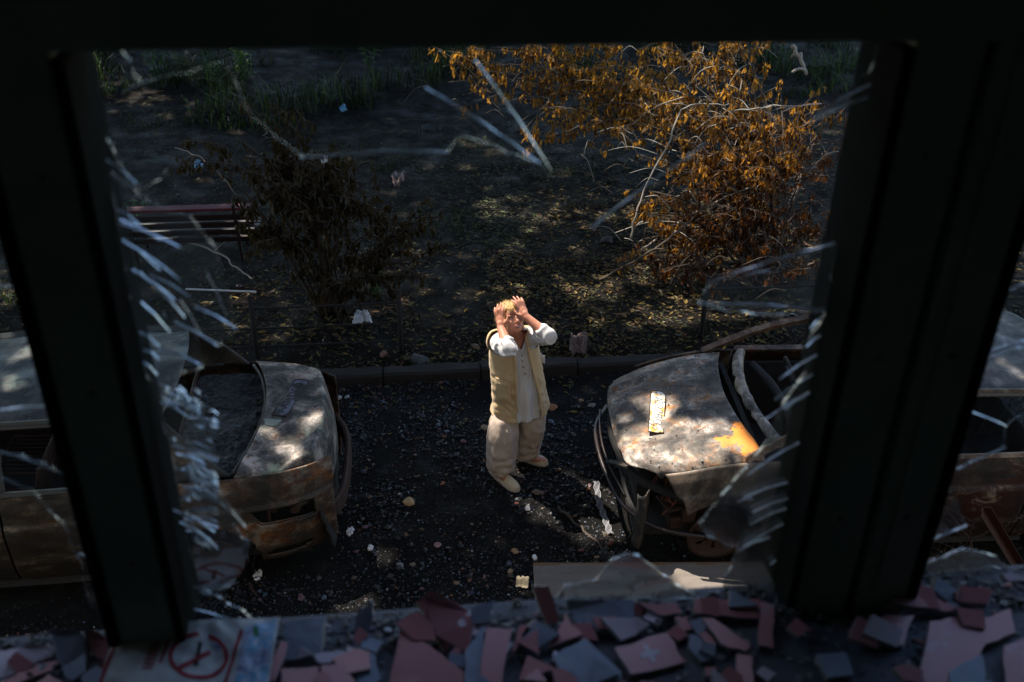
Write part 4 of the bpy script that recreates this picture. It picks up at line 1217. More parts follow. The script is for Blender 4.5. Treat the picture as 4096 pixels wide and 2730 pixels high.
# joints, from the photograph and her usual proportions
J = dict(neck=aty(2062, 1350, 6.60), head=aty(2046, 1278, 6.57), rs=aty(1984, 1362, 6.60), re=aty(2034, 1398, 6.31), rw=aty(2002, 1308, 6.47), rt=aty(1996, 1235, 6.53),
         ls=aty(2116, 1342, 6.62), le=aty(2190, 1345, 6.42), lw=aty(2105, 1268, 6.50), lt=aty(2074, 1206, 6.56))
HC = J['head']
pel = Vector((0.865, 6.60, 0.86)); che = Vector((0.835, 6.62, 1.13))
r_ank = atz(1998, 1893, 0.09); l_ank = atz(2095, 1822, 0.09)
r_heel = atz(1992, 1903, 0.03); r_toe = atz(2043, 1940, 0.03); l_heel = atz(2080, 1826, 0.03); l_toe = atz(2176, 1852, 0.03)
r_kn = Vector((lerp(pel.x - .08, r_ank.x, .5) - .005, lerp(6.60, r_ank.y, .5) - 0.03, 0.47))
l_kn = Vector((lerp(pel.x + .09, l_ank.x, .5) + .02, lerp(6.60, l_ank.y, .5) - 0.03, 0.47))
TYAW = rad(6)
# --- head frame
FD = Vector((0.32, -0.80, 0.52)).normalized()
hu = UP * math.cos(rad(15)) - RT * math.sin(rad(15))
HU = (hu - FD * hu.dot(FD)).normalized()
HR = HU.cross(FD).normalized() * -1.0          # towards the right of the picture
if HR.dot(RT) < 0: HR = -HR
HM = Matrix((HR, FD, HU)).transposed()         # local x right, y forward, z up
def H(x, y, z): return HC + HM @ Vector((x, y, z))
body = MB()
body.ball(H(0, -0.012, 0.030), (0.077, 0.095, 0.092), 28, 18, M=HM)
body.ball(H(0, 0.028, -0.030), (0.063, 0.062, 0.083), 24, 16, M=HM)
body.ball(H(0, 0.050, -0.088), (0.034, 0.030, 0.024), 16, 12, M=HM)
for s in (-1, 1):
    body.ball(H(s * 0.040, 0.058, -0.020), (0.028, 0.024, 0.028), 14, 10, M=HM)
    body.ball(H(s * 0.030, 0.072, 0.028), (0.028, 0.015, 0.010), 14, 10, M=HM)
    body.ball(H(s * 0.080, -0.005, -0.005), (0.012, 0.022, 0.032), 12, 10, M=HM)
    body.ball(H(s * 0.048, 0.030, -0.070), (0.026, 0.034, 0.026), 14, 10, M=HM)
capsule(body, H(0, 0.083, 0.016), H(0, 0.103, -0.020), 0.009, 0.013, 12)
body.ball(H(0, 0.097, -0.027), (0.017, 0.014, 0.010), 12, 8, M=HM)
body.ball(H(0, 0.082, -0.054), (0.024, 0.013, 0.007), 12, 8, M=HM)
body.ball(H(0, 0.078, -0.068), (0.021, 0.013, 0.007), 12, 8, M=HM)
capsule(body, J['neck'] + Vector((0, 0.01, -0.06)), H(0, -0.012, -0.070), 0.058, 0.052, 18)
# torso and legs under the clothes
loft(body, [((pel.x, pel.y, 0.74), .10, .07, 0), ((pel.x, pel.y, 0.86), .165, .115, TYAW), (pel.lerp(che, .45), .13, .09, TYAW), (che, .130, .090, TYAW), ((.83, 6.61, 1.24), .135, .092, TYAW), ((.832, 6.61, 1.30), .10, .075, TYAW), ((.832, 6.60, 1.345), .055, .05, TYAW)])
capsule(body, (pel.x - .085, pel.y, .82), r_kn, .085, .055); capsule(body, r_kn, r_ank, .055, .036)
capsule(body, (pel.x + .085, pel.y, .82), l_kn, .085, .055); capsule(body, l_kn, l_ank, .055, .036)
capsule(body, r_ank, r_toe + Vector((0, 0, .02)), .036, .03); capsule(body, l_ank, l_toe + Vector((0, 0, .02)), .036, .03)
for a in ('r', 'l'):
    capsule(body, J[a + 's'], J[a + 'e'], .052, .043)
    capsule(body, J[a + 'e'], J[a + 'e'].lerp(J[a + 'w'], .35), .042, .043)
    capsule(body, J[a + 'e'].lerp(J[a + 'w'], .35), J[a + 'w'], .043, .029)
def hand(w, tip, side):
    """palm and five bent fingers lying on the side of the head"""
    d = (tip - w).normalized()
    nrm = (HC - (w + tip) / 2).normalized() * .55 + (HC - CAM).normalized() * .75; nrm = (nrm - d * nrm.dot(d)).normalized()      # palm faces the head
    wd = d.cross(nrm) * side                                                    # towards the thumb
    pc = w + d * 0.050
    M = Matrix((wd, nrm, d)).transposed()
    body.ball(pc, (0.037, 0.014, 0.045), 18, 12, M=M)
    body.ball(w + d * 0.030 + wd * .020 + nrm * .004, (0.020, 0.017, 0.032), 12, 10, M=M)
    capsule(body, w - d * .01, w + d * .03, .026, .026, 12)
    for k, (off, ln) in enumerate(((.029, .080), (.010, .090), (-.010, .084), (-.029, .066))):
        a = pc + d * (0.044 - 0.006 * abs(k - 1.2)) + wd * off
        sp = (d + wd * off * 4.5).normalized()
        b = a + sp * ln * .45 - nrm * .004
        c = b + (sp + nrm * .40).normalized() * ln * .32
        e = c + (sp + nrm * .85).normalized() * ln * .26
        capsule(body, a, b, .0100, .0092, 10); capsule(body, b, c, .0092, .0084, 10); capsule(body, c, e, .0084, .0072, 10)
    a = w + d * .022 + wd * .030
    b = a + (d * .75 + wd * .75).normalized() * .036; c = b + (d + wd * .25 + nrm * .1).normalized() * .032
    capsule(body, a, b, .0125, .0105, 10); capsule(body, b, c, .0105, .0085, 10)
hand(J['rw'], J['rt'], 1 if (J['rt'] - J['rw']).cross(HC - J['rw']).dot(FD) > 0 else -1)
hand(J['lw'], J['lt'], 1 if (J['lt'] - J['lw']).cross(HC - J['lw']).dot(FD) > 0 else -1)
t = NT('skin')
_c = t.mix(t.noise(26, 5, 0.6), (0.38, 0.14, 0.085), (0.56, 0.26, 0.17))
t.bump(t.noise(160, 3, 0.6), 0.15, 0.002)
t.bsdf.inputs['Subsurface Weight'].default_value = 0.10
t.bsdf.inputs['Subsurface Radius'].default_value = (0.012, 0.004, 0.002)
M_SKIN = t.set(_c, 0.45, 0, 0.45)
me = bake(body, 0.0052, 5, 'person_body')
me.transform(PW); me.materials.append(M_SKIN)
me.polygons.foreach_set('use_smooth', [True] * len(me.polygons))
link_mesh('body', me, person)
M_EYEW = plain('eye white', (0.55, 0.50, 0.47), 0.2, bump=0, var=.05); M_IRIS = plain('grey iris', (0.10, 0.13, 0.15), 0.15, bump=0); M_BROW = plain('brow hair', (0.20, 0.10, 0.05), 0.8, bump=0)
M_LIP = plain('lips', (0.36, 0.12, 0.10), 0.4, bump=0); M_TEETH = plain('teeth', (0.6, 0.56, 0.5), 0.3, bump=0)
for s in (-1, 1):
    mb = MB(WB); mb.ball(H(s * .031, .068, .008), (.0135, .010, .0075), 14, 10, M=HM); eo = mb.build('eye', M_EYEW, person, smooth=True)
    mb = MB(WB); mb.ball(H(s * .031 + .003, .0765, .010), (.0058, .0028, .0058), 12, 8, M=HM); mb.build('iris', M_IRIS, eo, smooth=True)
    mb = MB(WB); mb.tube([H(s * .015, .0845, .036), H(s * .030, .0850, .0405), H(s * .046, .076, .036)], [.0028, .0036, .002], 6); mb.build('eyebrow', M_BROW, person, smooth=True)
    mb = MB(WB); mb.tube([H(s * .017, .0775, .0125), H(s * .030, .0800, .0180), H(s * .045, .0715, .0125)], [.0016, .0022, .0016], 5); mb.build('eyelid', M_BROW, person, smooth=True)
mb = MB(WB); mb.tube([H(-.026, .0855, -.056), H(-.010, .0955, -.0515), H(0, .0955, -.0535), H(.010, .0955, -.0515), H(.026, .0855, -.056)], [.002, .0042, .004, .0042, .002], 7)
mb.tube([H(-.024, .0850, -.0635), H(0, .0935, -.0700), H(.024, .0850, -.0635)], [.002, .0052, .002], 7); mb.build('lips', M_LIP, person, smooth=True)
mb = MB(WB); mb.box(H(0, .0905, -.0605), (.014, .002, .0032), HM); mb.build('teeth', M_TEETH, person, bevel=.001)
# --- hair: a short blonde cap plus loose strands
t = NT('blonde hair')
_c = t.mix(t.noise(40, 5, 0.7, t.coord((1, 1, 0.4))), (0.36, 0.20, 0.07), (0.72, 0.52, 0.25))
M_HAIR = t.leafy(_c, 0.25, 0.4)
mb = MB(WB)
def hairpt(u, v, k=1.0):
    th = 2 * math.pi * u; ph = math.pi * 0.66 * v
    x = math.sin(ph) * math.sin(th); y = -math.sin(ph) * math.cos(th); z = math.cos(ph)
    p = Vector((x * 0.090, y * 0.108 - 0.016, z * 0.108 + 0.034))
    p *= k * (1 + 0.05 * nz((x, y, z), 5, 2) + 0.03 * nz((x, y, z), 15, 3))
    return p
mb.grid(60, 30, lambda u, v: H(*hairpt(u, v)), skip=lambda u, v: hairpt(u, v).y > 0.048 and hairpt(u, v).z < 0.088 and abs(hairpt(u, v).x) < 0.068)
hair = mb.build('hair', M_HAIR, person, smooth=True)
mb = MB(WB)
rh = random.Random(9)
for k in range(620):
    u = rh.random(); v = rh.uniform(0, 1) ** .6
    p = hairpt(u, v)
    if p.y > 0.055 and p.z < 0.07: continue
    nrm = p.normalized()
    dn = (Vector((0, 0, -1)) + Vector((rh.uniform(-.8, .8), rh.uniform(-.5, .5), 0))); dn = (dn - nrm * dn.dot(nrm) * .8).normalized()
    if v < 0.35: dn = (Vector((rh.uniform(-1, 1), rh.uniform(-.6, .8), 0)) - nrm * .1).normalized()
    L = rh.uniform(.025, .065); w = rh.uniform(.0008, .0022)
    q0 = p * 1.005; q1 = q0 + dn * L * .5 + nrm * rh.uniform(.004, .018); q2 = q1 + (dn * .8 + Vector((0, 0, -.3)) + nrm * rh.uniform(-.2, .5)) * L * .5
    sd = dn.cross(nrm).normalized() * w
    mb.add([H(*(q0 - sd)), H(*(q0 + sd)), H(*(q1 + sd)), H(*(q1 - sd)), H(*q2)], [(0, 1, 2, 3), (3, 2, 4)])
for k in range(70):                                     # fringe over the brow
    x = rh.uniform(-.045, .05); q0 = Vector((x * .8, .070, .108 + rh.uniform(-.012, .01))); q1 = Vector((x * 1.05 + rh.uniform(-.01, .01), .092, .085)); q2 = Vector((x * 1.1 + rh.uniform(-.02, .02), .0945, .058 + rh.uniform(-.012, .012)))
    w = Vector((rh.uniform(.001, .003), 0, 0))
    mb.add([H(*(q0 - w)), H(*(q0 + w)), H(*(q1 + w)), H(*(q1 - w)), H(*q2)], [(0, 1, 2, 3), (3, 2, 4)])
mb.build('loose_strands', M_HAIR, hair)
# --- clothes
def cloth_mat(name, c0, c1, weave=420, rough=0.85, trans=0.0):
    t = NT(name)
    c = t.mix(t.noise(9, 6, 0.65), c0, c1)
    t.bump(t.math('ADD', t.noise(30, 5, 0.6, t.coord((1, 1, 0.35))), t.math('MULTIPLY', t.noise(weave, 2, 0.5), 0.25)), 0.35, 0.012)
    if trans: return t.leafy(c, trans, rough)
    t.bsdf.inputs['Sheen Weight'].default_value = 0.15
    return t.set(c, rough, 0, 0.2)
M_SHIRT = cloth_mat('white cotton', (0.58, 0.56, 0.56), (0.72, 0.70, 0.70), trans=0.18)
M_VEST = cloth_mat('tan canvas', (0.40, 0.275, 0.14), (0.51, 0.375, 0.215))
M_TROU = cloth_mat('taupe linen', (0.34, 0.265, 0.215), (0.47, 0.375, 0.31))
M_SHOE = cloth_mat('cream suede', (0.46, 0.36, 0.23), (0.60, 0.49, 0.33)); M_SOLE = plain('shoe sole', (0.42, 0.36, 0.29), 0.7)
def wrinkle(me, fn):
    me.update()
    ns = [v.normal.copy() for v in me.vertices]
    co = [v.co + n * fn(v.co) for v, n in zip(me.vertices, ns)]
    me.vertices.foreach_set('co', [c for p in co for c in p])
    me.update()
def finish(me, mat, name, parent, solid=0.0):
    me.transform(PW); me.materials.append(mat)
    me.polygons.foreach_set('use_smooth', [True] * len(me.polygons))
    o = link_mesh(name, me, parent)
    if solid:
        md = o.modifiers.new('thickness', 'SOLIDIFY'); md.thickness = solid; md.offset = 0
    return o
def cut(me, test):
    bm = bmesh.new(); bm.from_mesh(me)
    dl = [f for f in bm.faces if test(f.calc_center_median(), f.normal)]
    bmesh.ops.delete(bm, geom=dl, context='FACES')
    bm.to_mesh(me); bm.free()
# trousers: wide legs gathered at the ankle
mb = MB()
cx_, cy_ = pel.x, pel.y
loft(mb, [((cx_, cy_, .58), .14, .10, TYAW), ((cx_, cy_, .70), .145, .10, TYAW), ((cx_, cy_, .84), .135, .095, TYAW), ((cx_, cy_, .95), .11, .08, TYAW)])
def leg(k, hip, kn, an, bulge):
    pts = [hip, hip.lerp(kn, .5) , kn, kn.lerp(an, .45), kn.lerp(an, .8), an + Vector((0, 0, .035)), an + Vector((0, 0, .005))]
    rs = [.092, .112, .120, .119, .116, .092, .055]
    P_ = catmull(pts, 4); R_ = []
    for i in range(len(pts) - 1):
        for j in range(4): R_.append(lerp(rs[i], rs[i + 1], j / 4))
    R_.append(rs[-1])
    mb.tube(P_, R_, 26)
leg(0, Vector((cx_ - .078, cy_ + .01, .68)), r_kn + Vector((-.01, 0, 0)), r_ank, 1)
leg(1, Vector((cx_ + .078, cy_ + .01, .68)), l_kn + Vector((.012, 0, 0)), l_ank, 1)
mb.ball(l_kn + Vector((.085, .02, .04)), (.05, .06, .16), 14, 10)
me = bake(mb, .009, 5)
def wr(p):
    f = sstep(.75, .2, p.z)
    return .016 * nz((p.x * 16, p.y * 16, p.z * 1.6), 1.0, 4) + .008 * f * math.sin(p.z * 60 + 5 * nz(p, 6, 2)) * (.3 + .7 * sstep(.35, .1, p.z)) + .006 * nz((p.x, p.y, p.z * .5), 24, 1) + .007 * (1 - 2 * abs(nz((p.x + p.z * .35, p.y, p.z * .35), 15, 6)))
wrinkle(me, wr)
finish(me, M_TROU, 'trousers', person)
# shoes
for (hl, te, an) in ((r_heel, r_toe, r_ank), (l_heel, l_toe, l_ank)):
    d = (te - hl); d.z = 0; L = d.length; d.normalize()
    L = max(L, .20)
    sd = Vector((-d.y, d.x, 0))
    M = Matrix((d, sd, Vector((0, 0, 1)))).transposed()
    st = [(-.02, .028, .075), (.02, .036, .085), (.07, .038, .080), (.12, .043, .066), (.17, .047, .056), (.215, .042, .046), (.24, .028, .036), (.252, .012, .026)]
    mb = MB(WB)
    n = 20; vs = []; fs = []
    for (x, w, h) in st:
        for k in range(n):
            a = math.pi * k / (n - 1)
            vs.append(Vector((hl.x, hl.y, .034)) + M @ Vector((x, math.cos(a) * w, math.sin(a) ** .8 * h)))
    for j in range(len(st) - 1):
        for k in range(n - 1): fs.append((j * n + k, j * n + k + 1, (j + 1) * n + k + 1, (j + 1) * n + k))
    fs.append(tuple(range(n))); fs.append(tuple((len(st) - 1) * n + k for k in range(n - 1, -1, -1)))
    mb.add(vs, fs)
    sh = mb.build('shoe', M_SHOE, person, smooth=True)
    md = sh.modifiers.new('round', 'SUBSURF'); md.levels = 1; md.render_levels = 1
    mb = MB(WB)
    out = [(x, w + .004) for (x, w, h) in st]; poly = [(x, w) for x, w in out] + [(.26, 0)] + [(x, -w) for x, w in reversed(out)] + [(-.035, 0)]
    mb.prism([Vector((hl.x, hl.y, .014)) + M @ Vector((x, y, 0)) for x, y in poly], (0, 0, .022))
    mb.build('sole', M_SOLE, sh, bevel=.004)
    mb = MB(WB)
    c = Vector((hl.x, hl.y, .13)) + M @ Vector((.055, 0, -.015))
    for s in (-1, 1):
        mb.tube(catmull([c, c + M @ Vector((.01, s * .02, .012)), c + M @ Vector((.012, s * .034, .002)), c + M @ Vector((.004, s * .018, -.004)), c], 4), .0022, 5)
    mb.build('lace', M_SHOE, sh)
# tunic
hemz = 0.585
mb = MB()
tc = lambda z: Vector((lerp(pel.x + .015, che.x, sstep(.7, 1.15, z)), lerp(pel.y, che.y, sstep(.8, 1.1, z)), z))
loft(mb, [(tc(hemz), .200, .150, TYAW), (tc(.70), .196, .148, TYAW), (tc(.85), .188, .142, TYAW), (tc(1.0), .178, .136, TYAW), (tc(1.13), .178, .136, TYAW), (tc(1.23), .165, .118, TYAW), (tc(1.29), .13, .092, TYAW), (tc(1.325), .075, .065, TYAW)])
for a in ('r', 'l'):
    s_, e_, w_ = J[a + 's'], J[a + 'e'], J[a + 'w']
    capsule(mb, s_.lerp(tc(1.24), .35), s_.lerp(e_, .35), .078, .074, 18)
    capsule(mb, s_.lerp(e_, .3), e_, .074, .066, 18)
    capsule(mb, e_, e_.lerp(w_, .22), .066, .058, 18)
    q = e_.lerp(w_, .26); d = (w_ - e_).normalized()
    mb.tube([q - d * .024, q - d * .012, q + d * .012, q + d * .022], [.057, .063, .064, .056], 18)
me = bake(mb, .0075, 4)
def ws(p):
    arm = 1.0 if min((p - J[a + 'e']).length for a in 'rl') < .2 else 0.0
    pl = sstep(1.25, 1.1, p.z) * sstep(.75, .95, p.z)
    ang = math.atan2(p.y - 6.6, p.x - .85)
    return .010 * arm * (1 - abs(math.sin(nz(p, 8, 3) * 6 + p.z * 38 + p.x * 25)) * 2) * .9 + .0035 * pl * math.sin(ang * 42) + .010 * (1 - arm) * sstep(1.0, .6, p.z) * math.sin(ang * 11 + 2 * nz(p, 3, 1)) + .006 * nz((p.x, p.y, p.z * .5), 14, 2)
wrinkle(me, ws)
VN = [(2036, 1322), (2110, 1322), (2102, 1350), (2086, 1404), (2070, 1385), (2052, 1362)]
cut(me, lambda c, n: c.y < 6.62 and inpoly(*proj(c), VN) and min((c - J['rs'].lerp(J['re'], f)).length for f in (0, .5, 1)) > .09)
cut(me, lambda c, n: c.z < hemz + .012 and n.z < -.5)
shirt = finish(me, M_SHIRT, 'tunic', person, .004)
M_BUT = plain('tunic button', (0.16, 0.13, 0.10), 0.4, bump=0)
for (px, py) in ((2088, 1424), (2089, 1446), (2094, 1469), (2101, 1497)):
    c = aty(px, py, 6.478)
    mb = MB(WB); mb.ball(c, (.007, .005, .007), 10, 6); mb.build('button', M_BUT, shirt, smooth=True)
for sgn, pts in ((-1, [(2040, 1345), (2062, 1385), (2086, 1406)]), (1, [(2108, 1345), (2100, 1380), (2087, 1406)])):   # collar edges
    mb = MB(WB)
    mb.tube(catmull([aty(x, y, yy) for (x, y), yy in zip(pts, (6.555, 6.50, 6.485))], 5), .009, 8)
    mb.build('collar', M_SHIRT, shirt, smooth=True)
# vest
mb = MB()
vh = 0.575
loft(mb, [(tc(vh), .232, .178, TYAW), (tc(.70), .228, .176, TYAW), (tc(.85), .222, .170, TYAW), (tc(1.0), .210, .164, TYAW), (tc(1.13), .206, .160, TYAW), (tc(1.22), .196, .140, TYAW), (tc(1.28), .165, .115, TYAW), (tc(1.325), .11, .09, TYAW), (tc(1.345), .075, .072, TYAW)])
capsule(mb, J['rs'] + Vector((.03, .01, .005)), J['rs'].lerp(J['re'], .15) + Vector((-.012, .02, .0)), .082, .080, 18)
capsule(mb, J['ls'] + Vector((-.05, .01, .0)), J['ls'] + Vector((-.005, .0, .0)), .078, .074, 18)
me = bake(mb, .0085, 4)
def wv(p):
    ang = math.atan2(p.y - 6.6, p.x - .85)
    return .018 * nz((p.x, p.y, p.z * .40), 10, 5) + .013 * nz((p.x + .5 * p.z, p.y, p.z), 20, 7) * sstep(1.2, .8, p.z) + .007 * math.sin(p.z * 30 + ang * 5) * sstep(.85, .62, p.z)
wrinkle(me, wv)
OPEN = [(2012, 1290), (2120, 1290), (2106, 1345), (2118, 1420), (2138, 1500), (2160, 1585), (2168, 1720), (2070, 1720), (2064, 1560), (2062, 1470), (2056, 1420), (2044, 1380), (2030, 1345)]
cut(me, lambda c, n: (c.y < 6.60 and inpoly(*proj(c), OPEN)) or c.z < vh + .03)
# arm holes
def arm(c, n):
    for a in ('r', 'l'):
        s_, e_ = J[a + 's'], J[a + 'e']
        d = (e_ - s_).normalized(); k = (c - s_).dot(d)
        if k > (.035 if a == 'r' else .02) and (c - s_ - d * k).length < .10 and k < .3: return True
    return False
cut(me, arm)
vest = finish(me, M_VEST, 'vest', person, .006)
def vest_patch(name, poly, lift, parent, mat):
    """stitched piece laid on the front of the vest"""
    dg = bpy.context.evaluated_depsgraph_get()
    from mathutils.bvhtree import BVHTree
    bt = BVHTree.FromObject(vest, dg)
    mb = MB()
    (a, b, c, d) = poly
    ok = []
    def fn(u, v):
        x = lerp(lerp(a[0], b[0], u), lerp(d[0], c[0], u), v); y = lerp(lerp(a[1], b[1], u), lerp(d[1], c[1], u), v)
        h = bt.ray_cast(CAM - WB, ray(x, y).normalized())
        p = h[0] if h[0] is not None and (h[0] + WB).y < 6.75 else aty(x, y, 6.45) - WB
        e = min(u, 1 - u, v, 1 - v)
        return p - ray(x, y).normalized() * lift * (.25 + .75 * sstep(0, .12, e))
    mb.grid(12, 12, fn)
    mb.build(name, mat, parent, smooth=True)
bpy.context.view_layer.update()
vest_patch('pocket', [(1976, 1513), (2042, 1541), (2046, 1618), (1972, 1606)], .016, vest, M_VEST)
vest_patch('pocket_flap', [(1980, 1508), (2043, 1532), (2043, 1558), (1980, 1538)], .024, vest, M_VEST)
mb = MB(WB)
mb.tube(catmull([aty(2045, 1375, 6.50), aty(2059, 1430, 6.465), aty(2065, 1520, 6.435), aty(2067, 1600, 6.425), aty(2070, 1650, 6.42)], 6), .009, 8)
mb.build('front_hem', M_VEST, vest, smooth=True)
mb = MB(WB)
mb.tube(catmull([aty(2104, 1340, 6.53), aty(2118, 1420, 6.445), aty(2138, 1500, 6.425), aty(2160, 1585, 6.42), aty(2164, 1640, 6.42)], 6), .011, 8)
mb.build('front_hem', M_VEST, vest, smooth=True)
mb = MB(WB); c = aty(2165, 1432, 6.60)
mb.grid(6, 6, lambda u, v: c + Vector((lerp(-.03, .03, u), .02 * nz((u, v, 1), 3), lerp(-.035, .035, v) - .01 * u + .01 * math.sin(u * 5))))
mb.build('side_pocket_flap', M_SHIRT, vest, smooth=True, solid=.003)
# ================================================================ plants
def leaf_colors(name, c0, c1, tr, trans=0.55, rough=0.55):
    t = NT(name)
    r = t.math('FRACT', t.math('ADD', t.math('MULTIPLY', t.rand(), 1.0), t.noise(11.0, 2, 0.5, t.coord((1, 1, 1), 'Object'))))
    k = t.noise(60, 4, 0.6)
    c = t.mix(t.ramp(r, [(0.15, 0.0), (0.85, 1.0)]), c0, c1)
    c = t.mix(t.math('MULTIPLY', k, 0.5), c, tuple(x * 0.35 for x in c0))
    return t.leafy(c, trans, rough, t.mix(r, tr[0], tr[1]))
M_LORANGE = leaf_colors('withered orange leaf', (0.025, 0.010, 0.004), (0.19, 0.09, 0.018), ((0.03, 0.010, 0.002), (0.52, 0.24, 0.032)))
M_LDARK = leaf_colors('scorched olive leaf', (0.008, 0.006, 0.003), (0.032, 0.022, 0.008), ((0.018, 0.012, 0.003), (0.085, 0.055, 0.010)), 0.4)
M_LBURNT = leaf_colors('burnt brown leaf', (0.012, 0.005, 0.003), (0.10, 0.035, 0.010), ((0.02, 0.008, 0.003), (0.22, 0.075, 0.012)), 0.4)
M_LGREEN = leaf_colors('fresh green leaf', (0.03, 0.07, 0.015), (0.07, 0.13, 0.03), ((0.08, 0.2, 0.02), (0.15, 0.3, 0.04)), 0.45)
M_BARK = plain('dry twig bark', (0.13, 0.10, 0.075), 0.8, var=0.4, scale=24, bump=0.4)
M_BARKD = plain('burnt twig bark', (0.05, 0.035, 0.025), 0.8, var=0.5, scale=24, bump=0.4)
M_BARKT = plain('tree bark', (0.10, 0.08, 0.06), 0.9, var=0.4, scale=9, bump=0.9, bdist=0.03)
def leaf_shape(rr, L, W, curl, n=5):
    """withered leaf hanging from its stalk: folded along the rib, curled at the tip"""
    rows = []
    for i in range(n + 1):
        f = i / n
        w = W * math.sin(math.pi * min(1, f * .92 + .06)) ** .8 * (1.0 if f < .5 else 1.0 - (f - .5) * .9)
        z = -L * f * (1 - .12 * f * curl)
        y = curl * L * .35 * math.sin(f * 2.2 + rr) * f
        fold = .55 + .25 * math.sin(f * 5 + rr * 3)
        rows.append([(-w, y + w * fold, z + .1 * w), (0, y - w * .1, z), (w, y + w * fold * .8, z - .12 * w)])
    vs = [p for r in rows for p in r]
    fs = []
    for i in range(n):
        for k in range(2):
            a = i * 3 + k
            fs.append((a, a + 1, a + 4, a + 3))
    vs += [(0, -.001, .0), (.002, 0, .0), (.0, 0, L * .35)]
    m = len(vs)
    fs.append((m - 3, m - 2, m - 1))
    return vs, fs
def shrub(name, label, base, tips, mleaf, mbark, seed, leafL=0.10, nparts=300, dens=1.0, group='shrubs in the yard', twigs=2, rbase=.02, rise=0.5, spread=.45, thin=0.012):
    rr = random.Random(seed)
    base = Vector(base)
    root = thing(name, label, 'shrub', base, 0, group)
    wood = MB(base)
    spots = []
    def grow(a, b, r0, r1, up, level):
        mid = a.lerp(b, .5) + Vector((rr.uniform(-.1, .1), rr.uniform(-.1, .1), up * (b - a).length * .35))
        m2 = a.lerp(b, .8) + Vector((rr.uniform(-.05, .05), rr.uniform(-.05, .05), up * (b - a).length * .18))
        pts = catmull([a, a.lerp(mid, .6) + Vector((rr.uniform(-.04, .04), rr.uniform(-.04, .04), 0)), mid, m2, b], 4)
        rs = [lerp(r0, r1, i / (len(pts) - 1)) for i in range(len(pts))]
        wood.tube(pts, rs, 6 if level == 0 else 4)
        return pts
    for tip in tips:
        tip = Vector(tip)
        st = base + Vector((rr.uniform(-.15, .15), rr.uniform(-.12, .12), 0))
        pts = grow(st, tip, rbase * rr.uniform(.6, 1.1), .0045, rise, 0)
        for k in range(5, len(pts)):
            if rr.random() < .8 * dens: spots.append((pts[k], 1))
        for s_ in range(twigs):
            a = pts[rr.randrange(len(pts) // 3, len(pts) - 2)]
            d = (tip - st).normalized() * rr.uniform(.1, .5) + Vector((rr.uniform(-1, 1), rr.uniform(-1, .6), rr.uniform(-.5, .5))) * spread
            q = grow(a, a + d, .007, .0025, rr.uniform(-.1, .4), 1)
            for k in range(2, len(q)):
                if rr.random() < .9 * dens: spots.append((q[k], 1))
            for s2 in range(2):
                a2 = q[rr.randrange(3, len(q) - 1)]
                d2 = Vector((rr.uniform(-1, 1), rr.uniform(-1, 1), rr.uniform(-.8, .3))) * .28
                q2 = grow(a2, a2 + d2, .0035, .0018, .2, 2)
                if rr.random() < dens: spots.append((q2[-1], 1)); spots.append((q2[-4], 1))
    wood.build('branches', mbark, root, smooth=True)
    shapes = [leaf_shape(i * 1.3, leafL * (.7 + .12 * i), leafL * (.16 + .03 * (i % 3)), .4 + .5 * (i % 4)) for i in range(7)]
    metas = []
    for (vs, fs) in shapes:
        m = MB(); m.add(vs, fs); metas.append(m.mesh('leaf', mleaf, True))
    leaves = []
    for (p, w) in spots:
        for k in range(rr.choice((1, 2, 2, 3, 4))):
            q = p + Vector((rr.gauss(0, .025), rr.gauss(0, .025), rr.uniform(-.03, .01)))
            M = Matrix.Translation(q) @ Matrix.Rotation(rr.uniform(0, 6.28), 4, 'Z') @ Matrix.Rotation(rr.gauss(0, .35), 4, 'X') @ Matrix.Scale(rr.uniform(.65, 1.25), 4)
            leaves.append((M, rr.randrange(7)))
    leaves.sort(key=lambda l: (l[0].translation - CAM).length * rr.uniform(.85, 1.15))
    for (M, i) in leaves[:nparts]:
        o = link_mesh('leaf', metas[i], root)
        o.matrix_local = Matrix.Translation(-base) @ M
    if len(leaves) > nparts:
        mb = MB(base)
        for (M, i) in leaves[nparts:]:
            vs, fs = shapes[i]
            mb.add([M @ Vector(v) for v in vs], fs)
        tag(mb.build('foliage', mleaf, root, smooth=True), kind='stuff')
    return root, len(leaves)
A_T = [(2650, 700, 10.0), (2500, 480, 10.8), (2700, 380, 11.2), (2850, 250, 11.3), (3000, 200, 11.2), (3120, 330, 10.8), (3190, 500, 10.5), (3100, 650, 9.9), (2900, 560, 10.0), (2750, 560, 10.2), (2560, 960, 9.9), (2480, 1060, 9.8), (2650, 350, 11.5), (2780, 210, 11.8), (3020, 420, 10.4), (2620, 460, 10.9), (2560, 620, 10.5), (2930, 340, 11.0), (2820, 450, 10.6), (2960, 170, 11.6), (2500, 760, 10.5), (2760, 330, 11.2), (2900, 180, 11.6), (2600, 860, 10.1), (2700, 180, 11.9)]
C_T = [(2900, 900, 9.8), (3150, 880, 9.9), (3200, 700, 10.2), (2700, 850, 10.0), (2600, 1050, 9.8), (2850, 760, 10.1), (3050, 780, 10.0), (3250, 560, 10.4), (2960, 1040, 9.5), (3180, 1080, 9.4), (2740, 1080, 9.6), (3280, 900, 9.9), (3000, 620, 10.2), (2820, 640, 10.3)]
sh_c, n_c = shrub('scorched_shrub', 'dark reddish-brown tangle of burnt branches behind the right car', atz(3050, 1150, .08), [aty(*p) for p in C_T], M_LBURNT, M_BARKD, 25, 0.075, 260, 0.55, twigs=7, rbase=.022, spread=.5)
sh_a, n_a = shrub('withered_shrub', 'large half-fallen shrub with hanging rust-orange leaves at right', atz(3080, 1080, .08), [aty(*p) for p in A_T], M_LORANGE, M_BARKD, 21, 0.092, 300, 0.66, twigs=6, rbase=.024)
